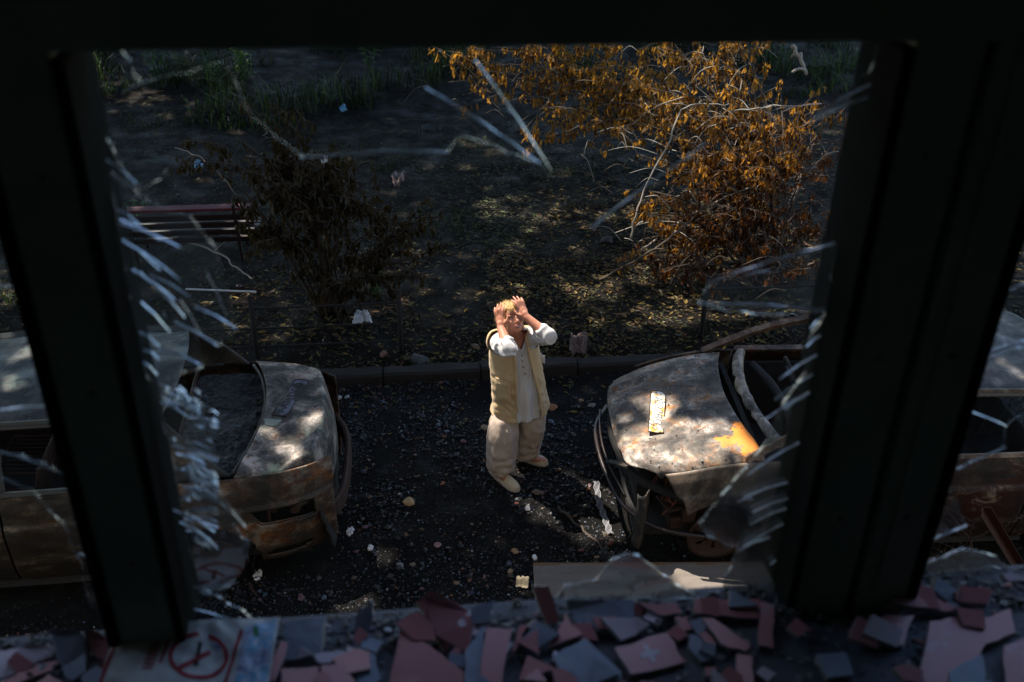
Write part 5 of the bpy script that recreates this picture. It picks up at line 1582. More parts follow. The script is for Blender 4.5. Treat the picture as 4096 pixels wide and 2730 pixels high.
B_T = [(1820, 260, 12.6), (1900, 200, 12.8), (2000, 190, 13), (2150, 180, 13), (2300, 190, 13), (2450, 180, 13.2), (2350, 350, 12.5), (2200, 450, 12.2), (2050, 400, 12.3), (2100, 600, 11.9), (2250, 550, 12), (2420, 420, 12.2), (2550, 300, 12.4), (1850, 380, 12.3), (2640, 190, 12.8), (2380, 260, 12.8), (2110, 300, 12.6), (2500, 400, 12.2), (2250, 270, 12.9), (1960, 300, 12.6), (2350, 520, 12.0), (2480, 540, 11.9), (2580, 480, 12.0), (2620, 330, 12.3), (1790, 330, 12.5), (2150, 380, 12.4)]
sh_b, n_b = shrub('withered_shrub', 'wide shrub of orange hanging leaves behind the path, under the top frame', Vector((4.3, 13.9, .12)), [aty(*p) for p in B_T], M_LORANGE, M_BARKD, 22, 0.098, 300, 0.55, twigs=6, rise=.35, rbase=.014)
D_T = [(880, 620, 9.3), (900, 700, 9.2), (960, 560, 9.4), (1060, 500, 9.5), (1120, 560, 9.4), (1200, 640, 9.3), (1260, 700, 9.3), (1330, 720, 9.3), (1100, 750, 9.2), (1000, 820, 9.1), (1250, 850, 9.1), (1400, 760, 9.6), (1480, 790, 9.4), (1550, 880, 9.2), (1620, 930, 9.1), (1500, 1000, 8.95), (1660, 1040, 8.95), (1350, 980, 8.95), (1150, 1000, 8.95), (1420, 1120, 8.85), (1560, 1130, 8.85), (1180, 520, 9.5), (1080, 640, 9.3)]
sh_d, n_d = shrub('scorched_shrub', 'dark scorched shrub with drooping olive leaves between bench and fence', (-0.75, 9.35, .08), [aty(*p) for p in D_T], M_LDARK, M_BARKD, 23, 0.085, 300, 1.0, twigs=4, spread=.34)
# bare stalks and fallen branches
def branch(name, label, pts, r0, r1, mat, twigs=0, seed=0, group='fallen branches and sticks'):
    rr = random.Random(seed)
    pts = catmull(pts, 6)
    c = pts[0].copy()
    mb = MB(c)
    pts = [p + Vector((rr.uniform(-1, 1), rr.uniform(-1, 1), rr.uniform(-1, 1))) * .012 for p in pts]
    mb.tube(pts, [lerp(r0, r1, i / (len(pts) - 1)) for i in range(len(pts))], 6)
    for k in range(twigs):
        a = pts[rr.randrange(2, len(pts) - 1)]
        d = Vector((rr.uniform(-1, 1), rr.uniform(-1, 1), rr.uniform(-.3, .6))) * rr.uniform(.15, .45)
        mb.tube(catmull([a, a + d * .5 + Vector((0, 0, .03)), a + d], 3), [r1 * .9] * 6 + [r1 * .5], 4)
    return tag(mb.build(name, mat, smooth=True), label, 'branch', group)
M_PALEW = plain('peeled pale wood', (0.30, 0.26, 0.22), 0.7, var=0.3, scale=18, bump=0.3)
gz = lambda x, y, z=.1: atz(x, y, z)
branch('fallen_branch', 'long pale bare branch arching across the orange shrub', [aty(2525, 960, 9.9), aty(2560, 800, 10), aty(2680, 560, 10.1), aty(2740, 430, 10.3), aty(2920, 420, 10.4)], .012, .006, M_PALEW, 2, 1)
branch('fallen_branch', 'forked bare branch fanning right through the orange shrub', [aty(2560, 1010, 9.9), aty(2700, 900, 9.9), aty(2900, 790, 9.9), aty(3180, 710, 10)], .013, .005, M_PALEW, 7, 2)
branch('fallen_branch', 'dark bare branch lying below the orange shrub towards the kerb', [gz(2400, 1120, .2), aty(2620, 1000, 9.4), aty(2760, 880, 9.7), aty(2960, 700, 10.1)], .014, .007, M_BARKD, 6, 3)
branch('fallen_branch', 'mossy pale stump branch at the upper right of the yard', [aty(3170, 180, 11.2), aty(3200, 240, 11.1), aty(3225, 300, 11.0)], .03, .02, M_PALEW, 3, 4)
branch('fallen_branch', 'thin horizontal bare twig right of the orange shrub', [aty(2920, 450, 10.3), aty(3100, 425, 10.2), aty(3290, 418, 10.2)], .010, .006, M_PALEW, 3, 5)
branch('fallen_branch', 'thorny bare stalk hanging at the right edge of the orange shrub', [aty(3290, 440, 10.1), aty(3280, 520, 10), aty(3240, 640, 10), aty(3150, 740, 10)], .012, .006, M_BARKD, 5, 6)
branch('fallen_branch', 'bent pale stick running from the bench down to the fence', [gz(505, 900, .25), gz(700, 950, .25), gz(880, 1015, .25), gz(930, 1060, .22), gz(1010, 1120, .15)], .013, .008, M_PALEW, 1, 7)
branch('fallen_branch', 'short stick pointing down left of the bent pale stick', [gz(505, 945, .2), gz(530, 980, .2), gz(560, 1040, .15)], .010, .006, M_PALEW, 0, 8)
branch('fallen_branch', 'slender twig slanting in front of the bench and scorched shrub', [gz(700, 590, .12), aty(790, 625, 9.9), aty(870, 690, 9.6), aty(960, 790, 9.3)], .006, .003, M_BARK, 1, 9)
# a thicket of fine bare twigs inside the two orange shrubs
for root_, tips_, sd in ((sh_a, A_T, 41), (sh_b, B_T, 42), (sh_c, C_T, 43)):
    rr = random.Random(sd); b_ = Vector(root_.location); mb = MB(b_)
    for k in range({41: 90, 42: 70, 43: 170}[sd]):
        x, y, Y = rr.choice(tips_)
        p = aty(x + rr.gauss(0, 90), y + rr.gauss(0, 90) + 60, Y + rr.uniform(-.4, .5))
        if p.z < .2: continue
        d = Vector((rr.uniform(-1, 1), rr.uniform(-.6, .6), rr.uniform(-.7, .5))) * rr.uniform(.25, .7)
        mb.tube(catmull([p - d * .5, p + Vector((0, 0, .06)), p + d * .5 + Vector((0, 0, -.03))], 4), [.0045] * 4 + [.003] * 4 + [.0015], 4)
    tag(mb.build('bare_twigs', {41: M_PALEW, 42: M_BARK, 43: M_BARKD}[sd], root_, smooth=True), kind='stuff')
mb = MB(gz(745, 1160, .5)); a = aty(742, 1157, 8.75); b = aty(1025, 1168, 8.75)
mb.bar(a, b, .014, .012)
tag(mb.build('white_lath', plain('white painted lath', (0.55, 0.55, 0.58), 0.5)), 'straight white lath lying on the fence rails', 'lath')

# weeds: leafy stalks at the far edge of the yard
def weed(label, base, h, n, seed, mat=M_LGREEN):
    rr = random.Random(seed)
    base = Vector(base); root = thing('weed_plant', label, 'weed', base, 0, 'weeds at the far edge of the yard')
    mb = MB(); lb = []
    for k in range(n):
        tip = Vector((rr.uniform(-.35, .35) * h, rr.uniform(-.35, .35) * h, h * rr.uniform(.7, 1.05)))
        pts = catmull([(rr.uniform(-.05, .05), rr.uniform(-.05, .05), 0), tip * .5 + Vector((0, 0, .05)), tip], 5)
        mb.tube(pts, [lerp(.008, .003, i / (len(pts) - 1)) for i in range(len(pts))], 5)
        for q in pts[2:]:
            for s_ in range(3): lb.append((q, rr.uniform(0, 6.28)))
    mb.build('stems', M_LGREEN, root)
    vs, fs = [(-.001, 0, 0), (.001, 0, 0), (.028, .06, .012), (0, .075, .0), (-.028, .06, .012), (.018, .13, -.012), (0, .16, -.03), (-.018, .13, -.012)], [(0, 1, 2, 3), (0, 3, 4), (3, 2, 5, 6), (4, 3, 6, 7)]
    m = MB(); m.add(vs, fs); me = m.mesh('leaf', mat, True)
    for (q, a) in lb:
        o = link_mesh('leaf', me, root)
        o.matrix_local = Matrix.Translation(q) @ Matrix.Rotation(a, 4, 'Z') @ Matrix.Rotation(rr.uniform(-.4, .5), 4, 'X') @ Matrix.Scale(rr.uniform(.6, 1.2) * h, 4)
weed('bright leafy weed standing alone left of the withered shrub', atz(985, 330, .12), .8, 4, 1)
weed('green weed stalk under the hanging glass at top left', atz(620, 330, .2), .7, 4, 2)
weed('low broad-leaved weed beside the dark tufts', atz(860, 350, .15), .5, 5, 3)
weed('leafy weed at the upper edge beside the withered shrub', atz(1480, 270, .2), .8, 4, 4)
weed('small green seedling on the earth left of the frame post', atz(100, 1090, .1), .28, 4, 5)
weed('small green weed growing through the fence behind the left car', atz(110, 1200, .1), .25, 3, 6)
weed('green shoots at the foot of the scorched shrub', atz(1500, 1190, .1), .35, 6, 7)
weed('green shoots left of the scorched shrub by the bench', atz(560, 890, .1), .35, 3, 8)

# grass at the far edge: uncountable
t = NT('grass blades'); M_GRASS = t.leafy(t.attr(), 0.45, 0.5)
mb = MB(); rr = random.Random(31)
def blade(x, y, h, w, col):
    a = rr.uniform(0, 6.28); dx, dy = math.cos(a), math.sin(a); b = rr.uniform(.3, 1.3) * h
    z = gnd_z(x, y) - .01
    sx, sy = -dy * w, dx * w
    mb.add([(x - sx, y - sy, z), (x + sx, y + sy, z), (x + sx * .8 + dx * b * .3, y + sy * .8 + dy * b * .3, z + h * .6), (x - sx * .8 + dx * b * .3, y - sy * .8 + dy * b * .3, z + h * .6), (x + dx * b, y + dy * b, z + h * rr.uniform(.75, 1))], [(0, 1, 2, 3), (3, 2, 4)], 0, col)
GR = [(0.008, 0.022, 0.004), (0.02, 0.042, 0.007), (0.007, 0.017, 0.004), (0.05, 0.085, 0.012), (0.022, 0.02, 0.008), (0.03, 0.06, 0.008)]
n = 0
while n < 12000:
    x = rr.uniform(-9, 9); y = rr.uniform(14.6, 23)
    d = nz((x, y, 0), .6, 3) + .5 * nz((x, y, 0), 1.7, 4)
    lim = 16.2 + .9 * math.sin(x * .7) + (0 if x < 1 else 1.0)
    if y < lim and rr.random() > .06: continue
    if d < .08: continue
    blade(x, y, rr.uniform(.10, .42) * (.6 + 1.6 * d) * (1.3 if y > lim + .5 else .7), rr.uniform(.004, .011), tuple(c_ * (.5 + 1.1 * sstep(-.3, .4, nz((x, y, 0), 2.6, 6))) for c_ in rr.choice(GR))); n += 1
for k in range(1800):                                    # short tufts in the yard
    c = rr.choice([(720, 470), (600, 500), (1900, 560), (1350, 620), (60, 1190), (330, 1250), (2230, 690), (3330, 560), (1800, 900), (1550, 640)])
    p = atz(c[0] + rr.gauss(0, 70), c[1] + rr.gauss(0, 30), .1)
    if p.y < 8.6: continue
    blade(p.x, p.y, rr.uniform(.03, .12), rr.uniform(.003, .006), rr.choice(GR))
tag(mb.build('grass', M_GRASS), 'dark green long grass at the far edge of the yard', kind='stuff')

# leaf litter
t = NT('leaf litter'); M_LIT = t.leafy(t.attr(), 0.12, 0.7)
mb = MB(); rr = random.Random(32)
LC = [(0.09, 0.06, 0.012), (0.15, 0.10, 0.018), (0.05, 0.033, 0.010), (0.04, 0.043, 0.010), (0.014, 0.011, 0.006), (0.06, 0.025, 0.009), (0.10, 0.075, 0.026), (0.025, 0.018, 0.007)]
LCG = [(0.022, 0.035, 0.009), (0.035, 0.052, 0.012), (0.045, 0.043, 0.015), (0.02, 0.017, 0.009)]
def litter(x, y, z, L, col):
    a = rr.uniform(0, 6.28); dx, dy = math.cos(a), math.sin(a); w = L * rr.uniform(.28, .45)
    q = lambda u, v, h: (x + dx * u - dy * v, y + dy * u + dx * v, z + h)
    h = [rr.uniform(.0, .35) * L for _ in range(6)]
    mb.add([q(-L, 0, h[0]), q(-.3 * L, -w, h[1]), q(-.25 * L, 0, .02 * L), q(-.3 * L, w, h[2]), q(.35 * L, -w * .8, h[3]), q(.35 * L, 0, .05 * L), q(.35 * L, w * .8, h[4]), q(L, rr.uniform(-.3, .3) * w, h[5])],
           [(0, 1, 2), (0, 2, 3), (1, 4, 5, 2), (2, 5, 6, 3), (4, 7, 5), (5, 7, 6)], 0, col)
n = 0
while n < 25000:
    px, py = rr.uniform(-100, 4200), rr.uniform(380, 1480)
    p = atz(px, py, .1)
    if p.y < 8.05: continue
    w = math.exp(-((px - 2250) / 620) ** 2) * sstep(520, 800, py) + .20 + .25 * sstep(1050, 1350, py) * sstep(1500, 500, px) + .2 * sstep(2700, 3300, px)
    w *= .45 + .9 * sstep(-.25, .3, nz((p.x, p.y, 0), 1.1, 9))
    if 1650 < px < 1950 and 900 < py < 1300: w *= .35
    if rr.random() > w * 1.15: continue
    green = (py < 1000 and px < 2150) or rr.random() < .12
    litter(p.x, p.y, gnd_z(p.x, p.y) + .004 + rr.random() * .012, min(.05, .016 * math.exp(abs(rr.gauss(0, .55)))), rr.choice(LCG if green else LC)); n += 1
for k in range(420):
    x = rr.uniform(-4, 7); y = 8.02 - abs(rr.gauss(0, .45))
    litter(x, y, road_z(x, y) + .005, rr.uniform(.02, .04), rr.choice(LC))
tag(mb.build('leaf_litter', M_LIT), 'yellow and brown fallen leaves carpeting the yard path', kind='stuff')

# ---------------------------------------------------------------- trees beyond the picture's edge whose crowns shade the yard
LIT = []          # sun targets: gaps cut in the crowns along the sun's path (place, radius, share of leaves left)
def lit(px, py, z, r, keep=0.0): LIT.append((atz(px, py, z), r, keep))
for z, r_ in ((0.1, .22), (.45, .28), (.8, .34), (1.15, .38), (1.45, .40), (1.62, .38)): LIT.append((Vector((0.86, 6.56, z)), r_, 0.0))
LIT.append((aty(2190, 1345, 6.4), .22, 0))
for (x, y, r, k) in ((2630, 1600, .16, .0), (2625, 1690, .18, .0), (2560, 1760, .28, .0), (2720, 1760, .32, .0), (2880, 1780, .28, .01), (2560, 1580, .20, .05), (2700, 1620, .2, .06), (2620, 1850, .22, .03), (2900, 1880, .2, .1), (2480, 1650, .2, .05), (2700, 1900, .2, .1), (2820, 1480, .15, .2), (3000, 1840, .2, .1), (3040, 1700, .12, .2)): lit(x, y, .92, r, k)
for (x, y, r, k) in ((1160, 1860, .20, .02), (1290, 1700, .17, .08), (1310, 1560, .15, .1), (1200, 1470, .16, .2), (1180, 1780, .12, .05), (1240, 1850, .12, .2), (1050, 1760, .1, .3)): lit(x, y, .97, r, k)
for (x, y, r, k) in ((100, 1430, .15, .02), (240, 1480, .13, .02), (60, 1550, .14, .04), (230, 1390, .11, .03), (20, 1340, .11, .05), (150, 1610, .10, .05), (4060, 1480, .18, .06), (3930, 1480, .12, .1), (4080, 1400, .14, .1), (3960, 1370, .1, .2)): lit(x, y, 1.4, r, k)
for (x, y, r) in ((2205, 1880, .08), (2250, 1905, .09), (2300, 1950, .06), (1800, 1900, .08), (1880, 1935, .09), (1960, 1975, .09), (2040, 2015, .07), (2300, 2110, .09), (2330, 2190, .08), (2250, 2040, .05), (2200, 2000, .05), (2330, 2100, .05), (2400, 2170, .05), (1990, 2180, .12), (1880, 2200, .09), (1740, 2110, .07), (1930, 2300, .12), (2100, 2340, .12), (2250, 2300, .12), (2420, 2310, .10), (1560, 1970, .08), (1620, 2000, .10), (1700, 1830, .05), (1840, 1780, .05), (1760, 2030, .06), (2120, 2090, .05), (1480, 1760, .05), (1400, 1900, .06), (1890, 2080, .05), (2180, 2160, .06), (1640, 2160, .05), (1820, 2260, .07), (2350, 1560, .06), (2280, 1690, .06), (1560, 2320, .06), (1420, 1600, .10), (1330, 1500, .06), (1650, 1560, .08), (2560, 1300, .07), (2330, 1400, .10), (2400, 1260, .08), (100, 1200, .16), (300, 1270, .12), (980, 1330, .12), (1110, 1380, .10), (1440, 1290, .10), (820, 1340, .08)): lit(x, y, .03, r, .08)
for (x, y, r) in ((1900, 560, .30), (1980, 600, .2), (2230, 690, .22), (2150, 860, .18), (2050, 1000, .2), (2330, 1000, .16), (700, 460, .30), (560, 400, .5), (1000, 340, .35), (640, 860, .3), (1260, 620, .2), (3330, 520, .2), (3270, 640, .15), (470, 350, .4), (760, 330, .3), (1550, 760, .15)): lit(x, y, .1, r, .12)
for p in A_T: LIT.append((aty(*p) + Vector((0, 0, -.12)), .36, .07 if p[1] < 560 else .22))
for p in B_T: LIT.append((aty(*p) + Vector((0, 0, -.12)), .34, .12))
for p in ((560, 850, .7), (900, 840, .7)): lit(p[0], p[1], p[2], .2, .3)
for p in ((1480, 800), (1680, 1050), (1000, 700), (1150, 1000)): LIT.append((aty(p[0], p[1], 9.2), .12, .3))
rq = random.Random(90)  # random extra gaps, made up to dapple the ground with sun
for k in range(85): lit(rq.uniform(1450, 2750), rq.uniform(600, 1340), .1, rq.uniform(.04, .13), .05)
for k in range(45): lit(rq.uniform(900, 2500), rq.uniform(1480, 2400), .03, rq.uniform(.03, .08), .05)
for k in range(25): lit(rq.uniform(350, 1100), rq.uniform(300, 1000), .1, rq.uniform(.05, .16), .1)
LP = np.array([tuple(l[0]) for l in LIT]); LR = np.array([l[1] for l in LIT]); LK = np.array([l[2] for l in LIT])
SV = np.array(tuple(SUN))
t = NT('crown leaves'); M_CROWN = t.leafy(t.mix(t.noise(.8, 4, .6), (0.035, 0.07, 0.015), (0.075, 0.12, 0.03)), 0.3, 0.5)
rngc = np.random.default_rng(77)
def crown_tree(label, base, h_trunk, blobs, n_leaves, seed):
    rr = random.Random(seed)
    base = Vector(base)
    root = thing('shade_tree', label, 'tree', base, 0, 'trees around the yard')
    mb = MB(base)
    mb.tube(catmull([base + Vector((0, 0, -.2)), base + Vector((rr.uniform(-.2, .2), rr.uniform(-.2, .2), h_trunk * .5)), base + Vector((0, 0, h_trunk))], 6), [lerp(.34, .2, i / 12) for i in range(13)], 12)
    def clear(pts):
        q = np.array([tuple(p) for p in pts])[:, None, :] - LP[None]
        al = q @ SV
        dd = np.linalg.norm(q - al[..., None] * SV, axis=2)
        return not ((dd < LR[None] + .12) & (LK[None] < .06)).any()
    for (c, r) in blobs:
        c = Vector(c); a = base + Vector((0, 0, h_trunk * rr.uniform(.75, 1)))
        q_ = catmull([a, a.lerp(c, .5) + Vector((rr.uniform(-.4, .4), rr.uniform(-.4, .4), .6)), c], 5)
        if clear([a.lerp(c, f) for f in np.linspace(0, 1, 40)]): mb.tube(q_, [lerp(.11, .03, i / 10) for i in range(11)], 7)
        for k in range(5):
            d = Vector((rr.uniform(-1, 1), rr.uniform(-1, 1), rr.uniform(-.3, .6))) * r[0] * .7
            q_ = catmull([c.lerp(a, .2), c + d * .5 + Vector((0, 0, .2)), c + d], 3)
            if clear(catmull(q_, 5)): mb.tube(q_, [.035, .03, .03, .025, .02, .015, .01], 5)
    mb.build('trunk', M_BARKT, root, smooth=True)
    tot = sum(r[0] * r[1] for _, r in blobs)
    P_ = []
    for (c, r) in blobs:
        k = int(n_leaves * r[0] * r[1] / tot)
        d = rngc.normal(size=(k, 3)); d /= np.linalg.norm(d, axis=1)[:, None]
        rad_ = rngc.random(k) ** (1 / 2.4)
        P_.append(np.array(c) + d * rad_[:, None] * np.array(r))
    P_ = np.concatenate(P_)
    # leaves left out along the sun's path to each target, shaping the sun patches
    q = P_[:, None, :] - LP[None]
    al = q @ SV
    dist = np.linalg.norm(q - al[..., None] * SV, axis=2)
    jit = rngc.uniform(.85, 1.15, dist.shape)
    hit = dist < LR[None] * jit
    kp = np.where(hit, LK[None], 1.0).min(axis=1)
    P_ = P_[rngc.random(len(P_)) < kp]
    P_ = P_[(P_[:, 2] > 6.3)]
    k = len(P_)
    nrm = rngc.normal(size=(k, 3)); nrm[:, 2] = np.abs(nrm[:, 2]) + .6; nrm /= np.linalg.norm(nrm, axis=1)[:, None]
    a1 = np.cross(nrm, rngc.normal(size=(k, 3))); a1 /= np.linalg.norm(a1, axis=1)[:, None]
    a2 = np.cross(nrm, a1)
    L = rngc.uniform(.10, .17, k)[:, None]; W = L * rngc.uniform(.5, .75, k)[:, None]
    V = np.stack([P_ - a1 * L, P_ - a2 * W + nrm * W * .2, P_ + a1 * L - nrm * L * .2, P_ + a2 * W + nrm * W * .2], axis=1).reshape(-1, 3) - np.array(tuple(base))
    me = bpy.data.meshes.new('crown')
    me.from_pydata(V.tolist(), [], np.arange(4 * k).reshape(-1, 4).tolist())
    me.materials.append(M_CROWN)
    link_mesh('crown', me, root)
    return k
blobs_all = []
def blob_grid(x0, x1, y0, y1, zc, seed):
    rr = random.Random(seed); out = []
    y = y0
    while y <= y1:
        x = x0
        while x <= x1:
            out.append(((x + rr.uniform(-.6, .6), y + rr.uniform(-.6, .6), zc + rr.uniform(-.7, .9)), (2.3, 2.3, 1.35)))
            x += 2.6
        y += 2.6
    return out
crown_tree('leafy tree left of the picture whose crown shades the left car', (-13.5, 12.0, .1), 7.0, blob_grid(-15, -9.4, 6.5, 16, 9.6, 1), 42000, 1)
crown_tree('leafy tree behind the yard whose crown shades the path', (-8.0, 27.0, .3), 8.0, blob_grid(-14, -5.5, 16, 29, 10.2, 2), 56000, 2)
crown_tree('tall leafy tree straight beyond the yard', (1.5, 27.5, .3), 8.0, blob_grid(-4.5, 6.2, 14.6, 29, 10.2, 3), 76000, 3)
crown_tree('leafy tree beside the driveway whose crown hangs over it', (-10.5, 9.0, .1), 7.5, blob_grid(-8.0, 2.4, 8.2, 13.2, 9.8, 4), 56000, 4)
crown_tree('unseen tree added so that its crown shades the window', (-9.0, 3.6, .1), 7.5, [((-1.8, 3.05, 9.6), (1.5, 1.2, 1.2)), ((-.7, 3.15, 9.8), (1.2, 1.0, 1.0)), ((-2.9, 3.0, 9.4), (1.2, 1.1, 1.1))], 9000, 5)  # crown added out of view only to keep the sun off the sill
# ================================================================ yard furniture and debris
M_REDP = plain('red bench paint', (0.09, 0.010, 0.017), 0.55, var=0.35, scale=14, bump=0.35)
M_DARKP = plain('worn dark red slat', (0.014, 0.006, 0.006), 0.6, var=0.45, scale=14, bump=0.4)
M_IRON = plain('black iron pipe', (0.008, 0.007, 0.007), 0.9, metal=0.0, var=0.4, scale=14, bump=0.3)
b0 = atz(500, 845, .80); b1 = atz(1010, 832, .80)
bench = thing('park_bench', 'weathered red slatted bench seen from behind, left of the scorched shrub', 'bench', ((b0.x + b1.x) / 2, b0.y + .25, gnd_z(-2, 10.8)))
BO = Vector(bench.location)
def slat(c, h, mat, rx=0.0):
    mb = MB(BO); mb.box((0, 0, 0), h); 
    M = Matrix.Translation(Vector(c)) @ Matrix.Rotation(rx, 4, 'X')
    mb.v = [tuple(M @ (Vector(v) + BO) - BO) for v in mb.v]
    o = mb.build('slat', mat, bench, bevel=.006)
hx = (b1.x - b0.x) / 2 + .12; cx0 = (b0.x + b1.x) / 2 - .1
slat((cx0, b0.y + .02, .80), (hx, .055, .016), M_REDP, .1)
for k in range(4):
    slat((cx0, b0.y - .0 + .035 * k, .70 - .105 * k), (hx - .03, .016, .036), M_DARKP, .30)
for k in range(4):
    slat((cx0, b0.y + .24 + .105 * k, .43), (hx - .02, .044, .016), M_DARKP, -.03)
for s in (-.72, .72):
    mb = MB(BO)
    x = cx0 + s * hx
    mb.bar((x, b0.y - .03, .86), (x, b0.y + .14, .08), .055, .03, (1, 0, 0)); mb.bar((x, b0.y + .08, .40), (x, b0.y + .66, .42), .05, .04, (0, 0, 1)); mb.bar((x, b0.y + .62, .40), (x, b0.y + .64, .06), .05, .04, (1, 0, 0))
    mb.build('leg', M_DARKP, bench, bevel=.004)
# low pipe fence
def fence(label, x0, x1, y, posts, rails, hoops=()):
    root = thing('pipe_fence', label, 'fence', ((x0 + x1) / 2, y, .08), 0, 'low pipe fences along the kerb')
    o = Vector(root.location)
    for px in posts:
        mb = MB(o); mb.tube([(px, y, -.05), (px, y, .74)], .024, 10); mb.ball((px, y, .74), (.026, .026, .02), 10, 6); mb.build('post', M_IRON, root, smooth=True)
    for (a, b, z) in rails:
        mb = MB(o); mb.tube(catmull([(a, y + .01, z), ((a + b) / 2, y + .02, z - .015), (b, y, z)], 5), .010, 8); mb.build('rail', M_IRON, root, smooth=True)
    for hx_ in hoops:
        mb = MB(o); mb.tube([(hx_ + .13 * math.cos(a), y, .42 + .26 * math.sin(a)) for a in np.linspace(0, math.pi, 12)] + [(hx_ - .13, y, .1)], .016, 7); mb.build('hoop', M_IRON, root, smooth=True)
fx = aty(1600, 1300, 8.5).x
fence('low rusty pipe fence between scorched shrub and left car', -3.0, fx, 8.5, (fx, -1.45, -2.95), ((-2.95, fx, .62), (-2.95, fx, .40), (-2.95, fx - .1, .20)))
fence('low hooped iron fence behind the roof of the left car', -6.4, -3.3, 8.5, (-3.4, -4.62, -6.0), ((-6.4, -3.3, .30), (-6.4, -3.3, .62)), (-3.75, -4.15, -4.42, -4.82, -5.2, -5.6))
fence('low pipe fence behind the right car', 2.9, 7.2, 8.55, (3.0, 5.0, 7.0), ((2.9, 7.2, .60), (2.9, 7.2, .36)))

# rubble: uncountable chips over the driveway
t = NT('driveway rubble'); M_RUB = t.set(t.attr(), t.ramp(t.noise(20, 2, .5), [(0.35, 0.12), (0.6, 0.8)]), 0, 0.35)
RC = [((0.006, 0.006, 0.0065), 34), ((0.013, 0.0125, 0.0125), 24), ((0.025, 0.026, 0.028), 11), ((0.035, 0.04, 0.055), 8), ((0.07, 0.085, 0.12), 3), ((0.11, 0.05, 0.025), 3.5), ((0.06, 0.042, 0.028), 6), ((0.13, 0.095, 0.06), 1.6), ((0.10, 0.045, 0.05), 3.5), ((0.20, 0.20, 0.22), .5), ((0.02, 0.04, 0.055), 2)]
rcw = [w for _, w in RC]; rcc = [c for c, _ in RC]
mb = MB(); rr = random.Random(61)
n = 0
while n < 36000:
    x = rr.uniform(-4.5, 5.5); y = rr.uniform(3.9, 8.02)
    under = (-4.8 < x < -.62 and 5.5 < y < 6.95) or (1.6 < x < 5.6 and 5.3 < y < 6.8)
    if under and rr.random() < .85: continue
    d = .10 + 1.1 * sstep(-.15, .4, nz((x, y, 0), 1.2, 12) + .6 * nz((x, y, 0), 3.5, 4)) + 1.0 * math.exp(-((x - .5) / 1.4) ** 2 - ((y - 4.9) / .8) ** 2)
    if rr.random() > d: continue
    r = min(.030, .0034 * math.exp(abs(rr.gauss(0, .80))))
    chip(mb, (x, y, road_z(x, y) + r * .15), r, rr, tuple(c_ * (1.15 if r < .012 else .9) for c_ in rr.choices(rcc, rcw)[0]), .55); n += 1
for k in range(5000):
    p = atz(rr.uniform(-50, 3600), rr.uniform(400, 1450), .09)
    if p.y > 8.3:
        r = .005 * math.exp(abs(rr.gauss(0, .6))); chip(mb, (p.x, p.y, gnd_z(p.x, p.y)), r, rr, rr.choices(rcc, rcw)[0], .5)
tag(mb.build('rubble', M_RUB), 'black grit, glass crumbs and small rubble covering the driveway', kind='stuff')

# single pieces large enough to pick out
def stone(label, px, py, r, col, seed, flat=.6, group='stray chunks on the driveway', z0=None, name='rubble_chunk', cat='rubble chunk'):
    rr = random.Random(seed)
    p = atz(px, py, .02)
    p.z = (road_z(p.x, p.y) if p.y < 8.05 else gnd_z(p.x, p.y)) if z0 is None else z0
    bm = bmesh.new()
    bmesh.ops.create_icosphere(bm, subdivisions=2, radius=1)
    ax = [Vector((rr.uniform(-1, 1), rr.uniform(-1, 1), rr.uniform(-1, 1))).normalized() for _ in range(7)]
    for v in bm.verts:
        for a in ax:
            d = v.co.dot(a)
            if d > .62: v.co -= a * (d - .62)
        v.co += v.co * .10 * nz(v.co, 2.5, seed)
        v.co = Vector((v.co.x * r * 1.25, v.co.y * r, max(-.2, v.co.z) * r * flat))
    me = bpy.data.meshes.new(name); bm.to_mesh(me); bm.free()
    me.materials.append(plain('chunk ' + str(seed), col, .85, var=.35, scale=40, bump=.6, bdist=.006))
    o = link_mesh(name, me); o.location = p; o.rotation_euler = (0, 0, rr.uniform(0, 6.28))
    return tag(o, label, cat, group)
for i, (lab, x, y, r, c) in enumerate([
 ('broken orange brick chunk right of the woman', 2205, 1628, .055, (.24, .10, .045)),
 ('flat tan stone left of the woman at knee height', 1942, 1708, .045, (.20, .14, .085)),
 ('grey brick chip below the woman, nearest her front shoe', 2152, 1970, .045, (.13, .09, .07)),
 ('cream split stone alone on black grit, left of her shoes', 1635, 2003, .055, (.38, .25, .12)),
 ('tan stone above the grey board', 2058, 2205, .032, (.26, .15, .07)),
 ('small tan pebble left of the grey board', 2040, 2285, .022, (.25, .16, .08)),
 ('small rust-brown chip by her left shoe', 1965, 1838, .026, (.20, .075, .03)),
 ('orange chip beside the left car tail', 1770, 1930, .022, (.22, .09, .04)),
 ('grey stone beside the nose of the right car', 2365, 1620, .04, (.15, .13, .11)),
 ('brown chip between woman and right car', 2325, 1598, .026, (.22, .12, .06)),
 ('red brick crumb in the middle of the driveway', 2065, 2012, .018, (.30, .10, .08)),
 ('dark slab of burnt asphalt near the kerb post', 1680, 1460, .11, (.02, .02, .022)),
 ('terracotta lump at the kerb right of the fence post', 1535, 1442, .05, (.14, .06, .035)),
 ('dark clod on the leaf-strewn path', 2430, 985, .09, (.02, .018, .016)),
 ('flat brown stone beyond the kerb', 1905, 1405, .05, (.10, .065, .04)),
 ('tan pebble beside the pale curled card', 1825, 2330, .026, (.16, .10, .06)),
 ('pinkish tile crumb in the lower driveway', 1750, 2180, .03, (.24, .13, .12)),
 ('grey tile crumb in the lower driveway, left of the pink one', 1600, 2260, .03, (.14, .14, .15)),
 ('white-grey chip on the trunk-side grit', 1355, 1590, .035, (.28, .26, .26)),
 ('pale grey tile bit next to the white-grey chip', 1390, 1585, .028, (.24, .26, .25)),
]): stone(lab, x, y, r, c, 100 + i)
